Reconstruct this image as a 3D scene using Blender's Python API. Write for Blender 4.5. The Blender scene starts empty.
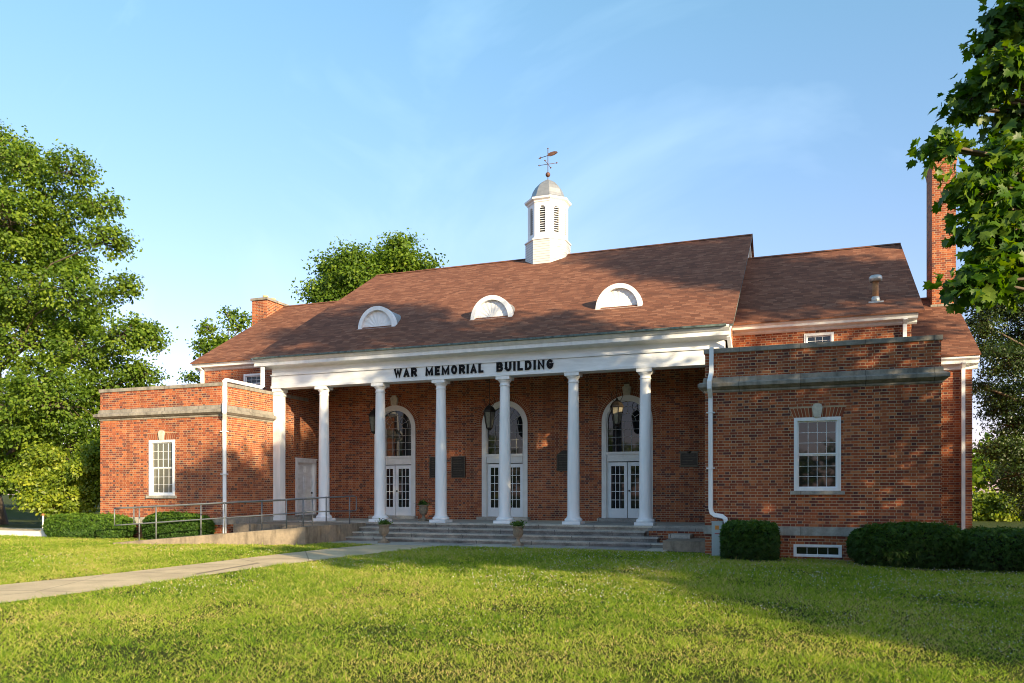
import bpy, bmesh, math, random
import numpy as np
from mathutils import Vector, Matrix
R = math.radians
random.seed(7)
rng = np.random.default_rng(11)
scene = bpy.context.scene
COL = scene.collection

# ------------------------------------------------------------------ camera
FPX, YAW, HOR = 791.5, 0.3549, 493.86
CX, CY, CH = 10.97, -25.60, 1.019
cam = bpy.data.cameras.new('camera'); camo = bpy.data.objects.new('camera', cam); COL.objects.link(camo)
cam.sensor_width = 36.0; cam.lens = FPX / 1024 * 36.0
cam.shift_y = (HOR - 341.5) / 1024.0
cam.clip_start = 0.1; cam.clip_end = 3000
camo.location = (CX, CY, CH); camo.rotation_euler = (R(90), 0, YAW)
scene.camera = camo

# ------------------------------------------------------------------ light
SUN_AZ, SUN_EL = R(58), R(15)       # azimuth from -Y towards +X
S = Vector((math.sin(SUN_AZ) * math.cos(SUN_EL), -math.cos(SUN_AZ) * math.cos(SUN_EL), math.sin(SUN_EL)))
world = bpy.data.worlds.new('World'); scene.world = world; world.use_nodes = True
wn = world.node_tree.nodes; wl = world.node_tree.links; wn.clear()
wo = wn.new('ShaderNodeOutputWorld'); wb = wn.new('ShaderNodeBackground')
sky = wn.new('ShaderNodeTexSky'); sky.sky_type = 'NISHITA'; sky.sun_disc = False
sky.sun_elevation = R(16); sky.sun_rotation = math.atan2(S.x, S.y)
sky.air_density = 1.0; sky.dust_density = 0.6; sky.ozone_density = 1.6
tc = wn.new('ShaderNodeTexCoord'); mp = wn.new('ShaderNodeMapping')
mp.inputs['Rotation'].default_value = (R(18), R(28), R(30)); mp.inputs['Scale'].default_value = (1.4, 6.0, 3.0)
nz = wn.new('ShaderNodeTexNoise'); nz.inputs['Scale'].default_value = 1.3; nz.inputs['Detail'].default_value = 5; nz.inputs['Roughness'].default_value = .55
nz.inputs['Distortion'].default_value = .6
cr = wn.new('ShaderNodeValToRGB'); cr.color_ramp.elements[0].position = .48; cr.color_ramp.elements[1].position = .85
cr.color_ramp.elements[0].color = (0, 0, 0, 1); cr.color_ramp.elements[1].color = (.10, .10, .10, 1)
mx = wn.new('ShaderNodeMix'); mx.data_type = 'RGBA'; mx.inputs[7].default_value = (9.5, 10.2, 11.0, 1)
wl.new(tc.outputs['Generated'], mp.inputs[0]); wl.new(mp.outputs[0], nz.inputs['Vector']); wl.new(nz.outputs[0], cr.inputs[0])
wl.new(cr.outputs[0], mx.inputs[0]); wl.new(sky.outputs[0], mx.inputs[6]); sx = wn.new('ShaderNodeSeparateXYZ'); wl.new(tc.outputs['Generated'], sx.inputs[0])
gr = wn.new('ShaderNodeValToRGB'); gr.color_ramp.elements[0].position = 0.0; gr.color_ramp.elements[0].color = (.86, .64, .86, 1)
gr.color_ramp.elements[1].position = .55; gr.color_ramp.elements[1].color = (.98, 1.20, 1.12, 1); e_ = gr.color_ramp.elements.new(.28); e_.color = (.94, .90, .97, 1)
wl.new(sx.outputs[2], gr.inputs[0]); mg = wn.new('ShaderNodeMix'); mg.data_type = 'RGBA'; mg.blend_type = 'MULTIPLY'; mg.inputs[0].default_value = 1
wl.new(mx.outputs[2], mg.inputs[6]); wl.new(gr.outputs[0], mg.inputs[7]); wl.new(mg.outputs[2], wb.inputs[0])
wb.inputs[1].default_value = 0.103
wl.new(wb.outputs[0], wo.inputs[0])
sl = bpy.data.lights.new('sun', 'SUN'); sl.energy = 4.3; sl.angle = R(.6); sl.color = (1, .79, .49)
so = bpy.data.objects.new('sun', sl); COL.objects.link(so); so.location = (40, -30, 30)
so.rotation_euler = S.to_track_quat('Z', 'Y').to_euler()
scene.view_settings.view_transform = 'Standard'; scene.view_settings.look = 'None'
scene.cycles.filter_width = 1.05
scene.view_settings.exposure = 1.5; scene.view_settings.gamma = 1

# ------------------------------------------------------------------ material helpers
def new_mat(name):
    m = bpy.data.materials.new(name); m.use_nodes = True
    nt = m.node_tree; b = nt.nodes['Principled BSDF']
    return m, nt.nodes, nt.links, b
def mth(n, l, op, a, b=None, c=None):
    x = n.new('ShaderNodeMath'); x.operation = op
    for i, v in enumerate((a, b, c)):
        if v is None: continue
        if isinstance(v, (int, float)): x.inputs[i].default_value = v
        else: l.new(v, x.inputs[i])
    return x.outputs[0]
def ramp(n, l, src, stops, interp='LINEAR'):
    r = n.new('ShaderNodeValToRGB'); r.color_ramp.interpolation = interp
    e = r.color_ramp.elements
    while len(e) < len(stops): e.new(.5)
    for i, (p, c) in enumerate(stops):
        e[i].position = p; e[i].color = (*c, 1) if len(c) == 3 else c
    l.new(src, r.inputs[0]); return r.outputs[0]
def noise(n, l, scale, detail=4, vec=None, rough=.55):
    t = n.new('ShaderNodeTexNoise'); t.inputs['Scale'].default_value = scale; t.inputs['Detail'].default_value = detail
    t.inputs['Roughness'].default_value = rough
    if vec is not None: l.new(vec, t.inputs['Vector'])
    return t.outputs[0]
def mixc(n, l, f, a, b, mode='MIX'):
    m = n.new('ShaderNodeMix'); m.data_type = 'RGBA'; m.blend_type = mode
    for i, v in ((0, f), (6, a), (7, b)):
        if isinstance(v, (int, float)): m.inputs[i].default_value = v
        elif isinstance(v, tuple): m.inputs[i].default_value = (*v, 1) if len(v) == 3 else v
        else: l.new(v, m.inputs[i])
    return m.outputs[2]
def bump(n, l, b, h, strength=.3, dist=.01):
    x = n.new('ShaderNodeBump'); x.inputs['Strength'].default_value = strength; x.inputs['Distance'].default_value = dist
    l.new(h, x.inputs['Height']); l.new(x.outputs[0], b.inputs['Normal'])
def pos(n):
    return n.new('ShaderNodeNewGeometry').outputs['Position']

def plain(name, col, rough=.6, metal=0, var=.12, scale=3.0, spec=None, stretch=None):
    m, n, l, b = new_mat(name)
    P = pos(n)
    if stretch:
        mp_ = n.new('ShaderNodeMapping'); mp_.inputs['Scale'].default_value = stretch; l.new(P, mp_.inputs[0]); P = mp_.outputs[0]
    nv = noise(n, l, scale, 5, P)
    c0 = tuple(c * (1 - var) for c in col); c1 = tuple(min(1, c * (1 + var)) for c in col)
    l.new(ramp(n, l, nv, [(.3, c0), (.7, c1)]), b.inputs['Base Color'])
    b.inputs['Roughness'].default_value = rough; b.inputs['Metallic'].default_value = metal
    if spec is not None: b.inputs['Specular IOR Level'].default_value = spec
    return m

def brick_mat(name, period=.335, course=.0765, head=.345, allhead=False, tones=None):
    m, n, l, b = new_mat(name)
    uv = n.new('ShaderNodeUVMap'); sp = n.new('ShaderNodeSeparateXYZ'); l.new(uv.outputs[0], sp.inputs[0])
    u, v = sp.outputs[0], sp.outputs[1]
    rowf = mth(n, l, 'DIVIDE', v, course); row = mth(n, l, 'FLOOR', rowf); rf = mth(n, l, 'SUBTRACT', rowf, row)
    par = mth(n, l, 'MODULO', mth(n, l, 'ABSOLUTE', row), 2.0)
    u1 = mth(n, l, 'ADD', mth(n, l, 'DIVIDE', u, period), mth(n, l, 'MULTIPLY', par, .5))
    cell = mth(n, l, 'FLOOR', u1); fr = mth(n, l, 'SUBTRACT', u1, cell)
    hd = mth(n, l, 'GREATER_THAN', fr, 1 - head)
    loc = mth(n, l, 'SUBTRACT', fr, mth(n, l, 'MULTIPLY', hd, 1 - head))
    mu = .011 / period; mv = .013 / course
    mort = mth(n, l, 'MAXIMUM', mth(n, l, 'LESS_THAN', loc, mu), mth(n, l, 'LESS_THAN', rf, mv))
    cid = mth(n, l, 'ADD', mth(n, l, 'MULTIPLY', cell, 2), hd)
    cv = n.new('ShaderNodeCombineXYZ'); l.new(cid, cv.inputs[0]); l.new(row, cv.inputs[1])
    wnz = n.new('ShaderNodeTexWhiteNoise'); wnz.noise_dimensions = '2D'; l.new(cv.outputs[0], wnz.inputs['Vector'])
    tone = mth(n, l, 'ADD', wnz.outputs['Value'], mth(n, l, 'MULTIPLY', hd, -.10))
    bc = ramp(n, l, tone, tones or [(0, (.105, .042, .038)), (.09, (.165, .050, .036)), (.28, (.25, .064, .032)), (.55, (.325, .086, .036)), (.82, (.39, .116, .044)), (1, (.45, .165, .072))])
    big = noise(n, l, .55, 5, pos(n))
    bc = mixc(n, l, 1.0, bc, ramp(n, l, big, [(.3, (.74, .72, .74)), (.65, (1.08, 1.05, 1.0))]), 'MULTIPLY')
    mp_ = n.new('ShaderNodeMapping'); mp_.inputs['Scale'].default_value = (2.6, 2.6, .22); l.new(pos(n), mp_.inputs[0])
    bc = mixc(n, l, 1.0, bc, ramp(n, l, noise(n, l, 1.3, 6, mp_.outputs[0], .65), [(.32, (.70, .68, .70)), (.5, (1, 1, 1)), (.8, (1.08, 1.1, 1.12))]), 'MULTIPLY')
    mc = ramp(n, l, noise(n, l, 2.0, 3, pos(n)), [(.3, (.34, .25, .16)), (.7, (.50, .385, .25))])
    l.new(mixc(n, l, mort, bc, mc), b.inputs['Base Color'])
    b.inputs['Roughness'].default_value = .88; b.inputs['Specular IOR Level'].default_value = .25
    fine = noise(n, l, 60, 2, pos(n))
    hgt = mth(n, l, 'ADD', mth(n, l, 'SUBTRACT', 1, mort), mth(n, l, 'MULTIPLY', fine, .3))
    bump(n, l, b, hgt, .6, .006)
    return m

def shingle_mat(name):
    m, n, l, b = new_mat(name)
    uv = n.new('ShaderNodeUVMap'); sp = n.new('ShaderNodeSeparateXYZ'); l.new(uv.outputs[0], sp.inputs[0])
    u, v = sp.outputs[0], sp.outputs[1]
    rowf = mth(n, l, 'DIVIDE', v, .14); row = mth(n, l, 'FLOOR', rowf); rf = mth(n, l, 'SUBTRACT', rowf, row)
    cv0 = n.new('ShaderNodeCombineXYZ'); l.new(row, cv0.inputs[0])
    w0 = n.new('ShaderNodeTexWhiteNoise'); w0.noise_dimensions = '2D'; l.new(cv0.outputs[0], w0.inputs['Vector'])
    u1 = mth(n, l, 'ADD', mth(n, l, 'DIVIDE', u, .30), w0.outputs['Value'])
    cell = mth(n, l, 'FLOOR', u1); fr = mth(n, l, 'SUBTRACT', u1, cell)
    cv = n.new('ShaderNodeCombineXYZ'); l.new(cell, cv.inputs[0]); l.new(row, cv.inputs[1])
    w1 = n.new('ShaderNodeTexWhiteNoise'); w1.noise_dimensions = '2D'; l.new(cv.outputs[0], w1.inputs['Vector'])
    bc = ramp(n, l, w1.outputs['Value'], [(0, (.135, .053, .030)), (.35, (.175, .070, .040)), (.7, (.21, .087, .049)), (1, (.26, .118, .070))])
    big = noise(n, l, .5, 6, pos(n), .65)
    bc = mixc(n, l, 1.0, bc, ramp(n, l, big, [(.3, (.90, .90, .91)), (.7, (1.06, 1.05, 1.04))]), 'MULTIPLY')
    gr = noise(n, l, 90, 2, pos(n))
    bc = mixc(n, l, 1.0, bc, ramp(n, l, gr, [(.3, (.8, .8, .8)), (.7, (1.2, 1.2, 1.2))]), 'MULTIPLY')
    edge = mth(n, l, 'MAXIMUM', mth(n, l, 'LESS_THAN', rf, .13), mth(n, l, 'MULTIPLY', mth(n, l, 'LESS_THAN', fr, .03), .6))
    bc = mixc(n, l, edge, bc, (.05, .028, .026))
    l.new(bc, b.inputs['Base Color']); b.inputs['Roughness'].default_value = .93; b.inputs['Specular IOR Level'].default_value = .2
    bump(n, l, b, mth(n, l, 'ADD', mth(n, l, 'SUBTRACT', 1, rf), mth(n, l, 'MULTIPLY', w1.outputs['Value'], .6)), .5, .012)
    return m

def stone_mat(name, col, streak=.5, blocks=True):
    m, n, l, b = new_mat(name)
    P = pos(n); mp_ = n.new('ShaderNodeMapping'); mp_.inputs['Scale'].default_value = (2.2, 2.2, .5); l.new(P, mp_.inputs[0])
    s1 = noise(n, l, 1.6, 6, mp_.outputs[0], .65); s2 = noise(n, l, 11, 5, P, .6)
    c = ramp(n, l, s1, [(.32, tuple(x * (1 - streak) for x in col)), (.52, col), (.75, tuple(x * 1.18 for x in col))])
    c = mixc(n, l, 1.0, c, ramp(n, l, s2, [(.3, (.8, .8, .8)), (.7, (1.12, 1.12, 1.12))]), 'MULTIPLY')
    if blocks:
        uv = n.new('ShaderNodeUVMap'); sp = n.new('ShaderNodeSeparateXYZ'); l.new(uv.outputs[0], sp.inputs[0])
        u1 = mth(n, l, 'DIVIDE', sp.outputs[0], 1.55); fl = mth(n, l, 'FLOOR', u1)
        j = mth(n, l, 'LESS_THAN', mth(n, l, 'SUBTRACT', u1, fl), .012)
        w = n.new('ShaderNodeTexWhiteNoise'); w.noise_dimensions = '1D'; l.new(fl, w.inputs['W'])
        c = mixc(n, l, 1.0, c, ramp(n, l, w.outputs['Value'], [(0, (.82, .83, .85)), (1, (1.1, 1.08, 1.05))]), 'MULTIPLY')
        c = mixc(n, l, j, c, tuple(x * .35 for x in col))
    l.new(c, b.inputs['Base Color']); b.inputs['Roughness'].default_value = .85
    bump(n, l, b, s2, .4, .01)
    return m

def leaf_mat(name, dark, mid, light, trans=.35, rough=.45):
    m, n, l, b = new_mat(name)
    at = n.new('ShaderNodeAttribute'); at.attribute_name = 'rnd'
    c = ramp(n, l, at.outputs['Fac'], [(0, dark), (.5, mid), (1, light)])
    l.new(c, b.inputs['Base Color']); b.inputs['Roughness'].default_value = rough; b.inputs['Specular IOR Level'].default_value = .35
    tr = n.new('ShaderNodeBsdfTranslucent'); ms = n.new('ShaderNodeMixShader'); ms.inputs[0].default_value = trans
    hs = n.new('ShaderNodeHueSaturation'); hs.inputs['Value'].default_value = 1.5; hs.inputs['Saturation'].default_value = 1.1; hs.inputs['Hue'].default_value = .485
    l.new(c, hs.inputs['Color']); l.new(hs.outputs[0], tr.inputs[0])
    out = n['Material Output']
    l.new(b.outputs[0], ms.inputs[1]); l.new(tr.outputs[0], ms.inputs[2]); l.new(ms.outputs[0], out.inputs[0])
    return m

def siding_mat(name, col, step=.11):
    m, n, l, b = new_mat(name)
    uv = n.new('ShaderNodeUVMap'); sp = n.new('ShaderNodeSeparateXYZ'); l.new(uv.outputs[0], sp.inputs[0])
    r = mth(n, l, 'DIVIDE', sp.outputs[1], step); f = mth(n, l, 'FRACT', r)
    nv = noise(n, l, 4, 4, pos(n))
    c = ramp(n, l, nv, [(.3, tuple(x * .9 for x in col)), (.7, col)])
    c = mixc(n, l, mth(n, l, 'LESS_THAN', f, .12), c, tuple(x * .42 for x in col))
    l.new(c, b.inputs['Base Color']); b.inputs['Roughness'].default_value = .55
    bump(n, l, b, mth(n, l, 'SUBTRACT', 1, f), .6, .02)
    return m

def glass_mat(name, col=(.010, .013, .016), rough=.03, warp=.0015):
    m, n, l, b = new_mat(name)
    b.inputs['Base Color'].default_value = (*col, 1); b.inputs['Roughness'].default_value = rough
    b.inputs['IOR'].default_value = 1.5; b.inputs['Specular IOR Level'].default_value = .6
    bump(n, l, b, noise(n, l, 2.2, 1, pos(n)), .25, warp)
    return m

M = {}
M['brick'] = brick_mat('red_brick'); M['brick_arch'] = brick_mat('arch_brick', period=.24, course=.0765, head=.5, tones=[(0, (.20, .055, .03)), (.5, (.27, .075, .035)), (1, (.33, .10, .045))])
M['shingle'] = shingle_mat('brown_shingle')
M['cornice'] = stone_mat('weathered_cornice_stone', (.27, .25, .215), .45)
M['band'] = stone_mat('pale_band_stone', (.33, .32, .29), .28)
def step_mat(name, stops):
    m, n, l, b = new_mat(name); P = pos(n); mp_ = n.new('ShaderNodeMapping'); mp_.inputs['Scale'].default_value = (.9, 1.4, 1.6); l.new(P, mp_.inputs[0])
    a = noise(n, l, 1.5, 8, mp_.outputs[0], .72); c = noise(n, l, 22, 4, P, .6)
    col = ramp(n, l, a, stops); col = mixc(n, l, 1.0, col, ramp(n, l, c, [(.3, (.8, .8, .8)), (.7, (1.12, 1.12, 1.12))]), 'MULTIPLY')
    sp = n.new('ShaderNodeSeparateXYZ'); l.new(P, sp.inputs[0])
    zi = mth(n, l, 'FLOOR', mth(n, l, 'DIVIDE', mth(n, l, 'ADD', sp.outputs[2], .004), .157))
    q = mth(n, l, 'ADD', mth(n, l, 'DIVIDE', sp.outputs[0], 1.9), mth(n, l, 'MULTIPLY', zi, .37)); fl = mth(n, l, 'FLOOR', q)
    j = mth(n, l, 'LESS_THAN', mth(n, l, 'SUBTRACT', q, fl), .009)
    w = n.new('ShaderNodeTexWhiteNoise'); w.noise_dimensions = '2D'; cb_ = n.new('ShaderNodeCombineXYZ'); l.new(fl, cb_.inputs[0]); l.new(zi, cb_.inputs[1]); l.new(cb_.outputs[0], w.inputs['Vector'])
    col = mixc(n, l, 1.0, col, ramp(n, l, w.outputs['Value'], [(0, (.75, .76, .8)), (1, (1.2, 1.17, 1.1))]), 'MULTIPLY')
    col = mixc(n, l, j, col, (.05, .05, .05))
    l.new(col, b.inputs['Base Color']); b.inputs['Roughness'].default_value = .85; bump(n, l, b, c, .5, .012); return m
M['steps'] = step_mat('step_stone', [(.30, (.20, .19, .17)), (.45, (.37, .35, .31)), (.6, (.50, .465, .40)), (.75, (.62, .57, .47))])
M['riser'] = step_mat('riser_stone', [(.32, (.08, .078, .07)), (.48, (.19, .18, .165)), (.6, (.30, .28, .245)), (.75, (.42, .39, .32))])  # step stone darkened so the shade on the risers sits in the colour
M['keystone'] = stone_mat('keystone', (.55, .51, .43), .15, False)
M['concrete'] = stone_mat('ramp_concrete', (.25, .205, .15), .55, False)
M['white'] = plain('white_paint', (.78, .80, .82), .45, 0, .09, 3.5, stretch=(1.6, 1.6, .22))
M['white_old'] = plain('aged_white_paint', (.75, .77, .79), .5, 0, .14, 2.5, stretch=(.5, 1, 2.5))
M['frame_stone'] = plain('arch_frame_paint', (.72, .72, .69), .55, 0, .08, 3)
M['muntin'] = plain('grey_muntin_paint', (.34, .35, .35), .5)
M['siding'] = siding_mat('white_siding', (.58, .58, .57))
M['gutter'] = plain('verdigris_gutter', (.10, .135, .125), .6, .2, .6, 7)
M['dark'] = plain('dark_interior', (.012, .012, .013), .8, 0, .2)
M['black'] = plain('black_metal', (.012, .013, .015), .4, .2, .2)
M['letter_black'] = plain('letter_black', (.006, .006, .008), .7, 0, .1, spec=.2)
M['bronze'] = plain('bronze', (.035, .028, .022), .42, .6, .3, 20)
M['bronze_edge'] = plain('bronze_edge', (.09, .075, .055), .4, .6, .2, 20)
M['rail'] = plain('grey_rail_paint', (.15, .165, .18), .45, .25, .15, 8)
M['lead'] = plain('lead_sheet', (.30, .31, .32), .45, .5, .14, 5)
M['copper'] = plain('copper', (.11, .055, .04), .65, .3, .3, 10)
M['box'] = plain('grey_enamel', (.36, .42, .43), .45, .1, .06, 4)
M['sticker'] = plain('orange_sticker', (.62, .22, .03), .5)
M['red_sticker'] = plain('red_sticker', (.30, .05, .04), .5)
M['urn'] = stone_mat('urn_stone', (.27, .215, .15), .4, False)
M['mulch'] = plain('mulch', (.055, .036, .022), .95, 0, .5, 26)
M['soil'] = plain('soil', (.03, .02, .013), .95)
M['galv'] = plain('galvanized', (.50, .49, .46), .4, .5, .15, 8)
M['rust'] = plain('rusty_pipe', (.36, .17, .07), .7, .2, .45, 6)
M['pot_clay'] = plain('buff_clay', (.55, .38, .17), .8)
M['glass'] = glass_mat('window_glass')
M['lantern_glass'] = plain('seeded_glass', (.16, .15, .12), .25, 0, .25, 12)
M['blind'] = plain('pale_blind', (.22, .22, .185), .6, 0, .08)
M['door'] = plain('door_paint', (.76, .79, .81), .45, 0, .05)
M['bark'] = plain('bark', (.10, .078, .058), .95, 0, .35, 9, stretch=(1, 1, .3))
M['bark_pale'] = plain('pale_bark', (.22, .18, .13), .95, 0, .35, 9, stretch=(1, 1, .3))
M['leaf_oak'] = leaf_mat('oak_leaf', (.034, .080, .008), (.100, .180, .014), (.210, .290, .026), .45, .6)
M['leaf_lime'] = leaf_mat('lime_leaf', (.07, .12, .012), (.17, .24, .02), (.32, .36, .035), .42)
M['leaf_maple'] = leaf_mat('broad_leaf', (.020, .066, .007), (.050, .120, .011), (.16, .24, .022), .45)
M['leaf_fine'] = leaf_mat('fine_leaf', (.014, .034, .008), (.032, .062, .012), (.065, .105, .018), .3)
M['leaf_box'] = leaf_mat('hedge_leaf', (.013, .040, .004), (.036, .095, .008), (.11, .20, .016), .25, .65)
M['leaf_pot'] = leaf_mat('pot_leaf', (.03, .08, .012), (.07, .14, .02), (.16, .24, .05), .3)
M['hedge_core'] = plain('hedge_core', (.007, .012, .004), .95)
M['kerb'] = plain('kerb_paint', (.66, .65, .62), .6, 0, .1)

# ------------------------------------------------------------------ mesh helpers
class MB:
    def __init__(s): s.v = []; s.f = []; s.m = []; s.uv = []; s.sm = []
    def face(s, pts, mi=0, uv=None, smooth=False):
        k = len(s.v); s.v += [tuple(p) for p in pts]; s.f.append(tuple(range(k, k + len(pts)))); s.m.append(mi); s.sm.append(smooth)
        if uv is None:
            a = Vector(pts[0]); nrm = Vector((0, 0, 0))
            for i in range(len(pts)):
                p, q = Vector(pts[i]), Vector(pts[(i + 1) % len(pts)]); nrm += (p - a).cross(q - a)
            ax, ay, az = abs(nrm.x), abs(nrm.y), abs(nrm.z)
            if az > ax and az > ay:
                L = nrm.length; c = max(.3, az / L)
                if ay > ax: uv = [(p[0], p[1] / c) for p in pts]
                else: uv = [(p[0] / c, p[1]) for p in pts]
            elif ax > ay: uv = [(p[1] + .07, p[2]) for p in pts]
            else: uv = [(p[0], p[2]) for p in pts]
        s.uv += list(uv)
    def box(s, x0, x1, y0, y1, z0, z1, mi=0):
        a = [(x0, y0, z0), (x1, y0, z0), (x1, y1, z0), (x0, y1, z0), (x0, y0, z1), (x1, y0, z1), (x1, y1, z1), (x0, y1, z1)]
        for q in ((0, 1, 5, 4), (1, 2, 6, 5), (2, 3, 7, 6), (3, 0, 4, 7), (4, 5, 6, 7), (3, 2, 1, 0)): s.face([a[i] for i in q], mi)
    def prism(s, poly, axis, a0, a1, mi=0):     # poly 2-D points in the two other axes, extruded along axis
        def P(p, a): return {'x': (a, p[0], p[1]), 'y': (p[0], a, p[1]), 'z': (p[0], p[1], a)}[axis]
        n = len(poly)
        s.face([P(p, a0) for p in poly], mi); s.face([P(p, a1) for p in reversed(poly)], mi)
        for i in range(n):
            p, q = poly[i], poly[(i + 1) % n]
            s.face([P(q, a0), P(p, a0), P(p, a1), P(q, a1)], mi)
    def tube(s, pts, rads, n=8, mi=0, cap=True, smooth=True, square=False):
        pts = [Vector(p) for p in pts]
        if isinstance(rads, (int, float)): rads = [rads] * len(pts)
        rings = []; prev = None
        for i, p in enumerate(pts):
            d = (pts[min(i + 1, len(pts) - 1)] - pts[max(i - 1, 0)])
            d = d.normalized() if d.length > 1e-9 else Vector((0, 0, 1))
            if prev is None:
                ref = Vector((0, 0, 1)) if abs(d.z) < .9 else Vector((0, 1, 0))
                u = d.cross(ref).normalized()
            else:
                u = (prev - d * prev.dot(d)); u = u.normalized() if u.length > 1e-6 else d.orthogonal().normalized()
            prev = u; w = d.cross(u)
            off = math.pi / 4 if square else 0; sc = 1.35 if square else 1
            rings.append([p + (u * math.cos(off + 2 * math.pi * k / n) + w * math.sin(off + 2 * math.pi * k / n)) * rads[i] * sc for k in range(n)])
        for a, b in zip(rings, rings[1:]):
            for k in range(n): s.face([a[k], a[(k + 1) % n], b[(k + 1) % n], b[k]], mi, None, smooth)
        if cap: s.face(list(reversed(rings[0])), mi); s.face(rings[-1], mi)
    def lathe(s, prof, c, n=24, mi=0, smooth=True, rot=0.0):   # prof (r, z)
        rings = [[(c[0] + r * math.cos(rot + 2 * math.pi * k / n), c[1] + r * math.sin(rot + 2 * math.pi * k / n), c[2] + z) for k in range(n)] for r, z in prof]
        for (a, b) in zip(rings, rings[1:]):
            for k in range(n): s.face([a[k], a[(k + 1) % n], b[(k + 1) % n], b[k]], mi, None, smooth)
        if prof[0][0] > 1e-4: s.face(list(reversed(rings[0])), mi)
        if prof[-1][0] > 1e-4: s.face(rings[-1], mi)
    def build(s, name, mats, parent=None, merge=False):
        me = bpy.data.meshes.new(name); me.from_pydata(s.v, [], s.f)
        if not isinstance(mats, (list, tuple)): mats = [mats]
        for m in mats: me.materials.append(m)
        me.polygons.foreach_set('material_index', s.m); me.polygons.foreach_set('use_smooth', s.sm)
        ul = me.uv_layers.new(name='UVMap'); ul.data.foreach_set('uv', np.array(s.uv, dtype=np.float32).ravel())
        if merge or any(s.sm):
            bm = bmesh.new(); bm.from_mesh(me); bmesh.ops.remove_doubles(bm, verts=bm.verts, dist=1e-5); bm.to_mesh(me); bm.free()
        me.update()
        o = bpy.data.objects.new(name, me); COL.objects.link(o)
        if parent is not None: o.parent = parent; o.matrix_parent_inverse = Matrix.Translation(-Vector(parent_loc(parent)))
        return o
def parent_loc(p):
    v = Vector((0, 0, 0))
    while p is not None: v += Vector(p.location); p = p.parent
    return v
def tag(o, label=None, cat=None, group=None, kind=None):
    if label: o['label'] = label
    if cat: o['category'] = cat
    if group: o['group'] = group
    if kind: o['kind'] = kind
    return o
def empty(name, loc=(0, 0, 0)):
    o = bpy.data.objects.new(name, None); COL.objects.link(o); o.location = loc; o.empty_display_size = .2; return o
def copy_tree(o, parent=None):
    c = o.copy(); COL.objects.link(c)
    if parent is not None: c.parent = parent
    for ch in [q for q in bpy.data.objects if q.parent == o]: copy_tree(ch, c)
    return c

def wall(mb, plane, c, a0, a1, z0, z1, holes=(), depth=.12, outward=-1, mi=0, rmi=0):
    """wall face on plane 'y' (normal -Y when outward=-1) or 'x'; holes: (a0,a1,z0,z1); reveals go inward by depth"""
    def P(a, z, d=0):
        q = c - outward * d
        return (a, q, z) if plane == 'y' else (q, a, z)
    def quad(p, mi_): mb.face(p, mi_)
    xs = sorted({a0, a1, *[h[0] for h in holes], *[h[1] for h in holes]}); zs = sorted({z0, z1, *[h[2] for h in holes], *[h[3] for h in holes]})
    xs = [x for x in xs if a0 <= x <= a1]; zs = [z for z in zs if z0 <= z <= z1]
    for i in range(len(xs) - 1):
        for j in range(len(zs) - 1):
            xm, zm = (xs[i] + xs[i + 1]) / 2, (zs[j] + zs[j + 1]) / 2
            if any(h[0] < xm < h[1] and h[2] < zm < h[3] for h in holes): continue
            quad([P(xs[i], zs[j]), P(xs[i + 1], zs[j]), P(xs[i + 1], zs[j + 1]), P(xs[i], zs[j + 1])], mi)
    for h in holes:
        A, B, C, D = h
        quad([P(A, C), P(A, C, depth), P(A, D, depth), P(A, D)], rmi); quad([P(B, C), P(B, D), P(B, D, depth), P(B, C, depth)], rmi)
        quad([P(A, D), P(A, D, depth), P(B, D, depth), P(B, D)], rmi); quad([P(A, C), P(B, C), P(B, C, depth), P(A, C, depth)], rmi)

# ------------------------------------------------------------------ ground
def ss(t): t = np.clip(t, 0, 1); return t * t * (3 - 2 * t)
def gz(x, y):
    x = np.asarray(x, float); y = np.asarray(y, float)
    return -.62 - .25 * ss((-3.0 - y) / 15.0) - .13 * ss((x - 5.0) / 10.0) * (1 - .5 * ss((-3 - y) / 15))
def gzf(x, y): return float(gz(x, y))

def grass_ground_mat():
    m, n, l, b = new_mat('lawn')
    P = pos(n)
    a = noise(n, l, 14, 6, P, .7); c = noise(n, l, .9, 4, P); d = noise(n, l, 70, 3, P)
    col = ramp(n, l, a, [(.3, (.025, .030, .008)), (.55, (.06, .08, .014)), (.75, (.16, .14, .05))])
    col = mixc(n, l, 1.0, col, ramp(n, l, c, [(.3, (.8, .85, .8)), (.7, (1.15, 1.1, 1.0))]), 'MULTIPLY')
    l.new(col, b.inputs['Base Color']); b.inputs['Roughness'].default_value = .95; b.inputs['Specular IOR Level'].default_value = .1
    bump(n, l, b, mth(n, l, 'ADD', a, d), 1.0, .05)
    return m
M['lawn'] = grass_ground_mat()
def grid_sheet(xs, ys, zf, name, mat):
    xs = np.array(xs); ys = np.array(ys); X, Y = np.meshgrid(xs, ys); Z = zf(X, Y)
    v = np.stack([X, Y, Z], -1).reshape(-1, 3); nx = len(xs)
    f = [(j * nx + i, j * nx + i + 1, (j + 1) * nx + i + 1, (j + 1) * nx + i) for j in range(len(ys) - 1) for i in range(nx - 1)]
    me = bpy.data.meshes.new(name); me.from_pydata(v.tolist(), [], f); me.materials.append(mat)
    me.polygons.foreach_set('use_smooth', [True] * len(f)); o = bpy.data.objects.new(name, me); COL.objects.link(o)
    return tag(o, kind='structure')
far = [-1500, -600, -250, -120, -70, -45]
xs = far + list(np.arange(-35, 30.1, .5)) + [40, 60, 100, 250, 600, 1500]
ys = [-1500, -600, -250, -120, -70, -45, -35] + list(np.arange(-28, 6.1, .5)) + [15, 30, 60, 120, 250, 600, 1500]
grid_sheet(xs, ys, gz, 'lawn', M['lawn'])

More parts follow.
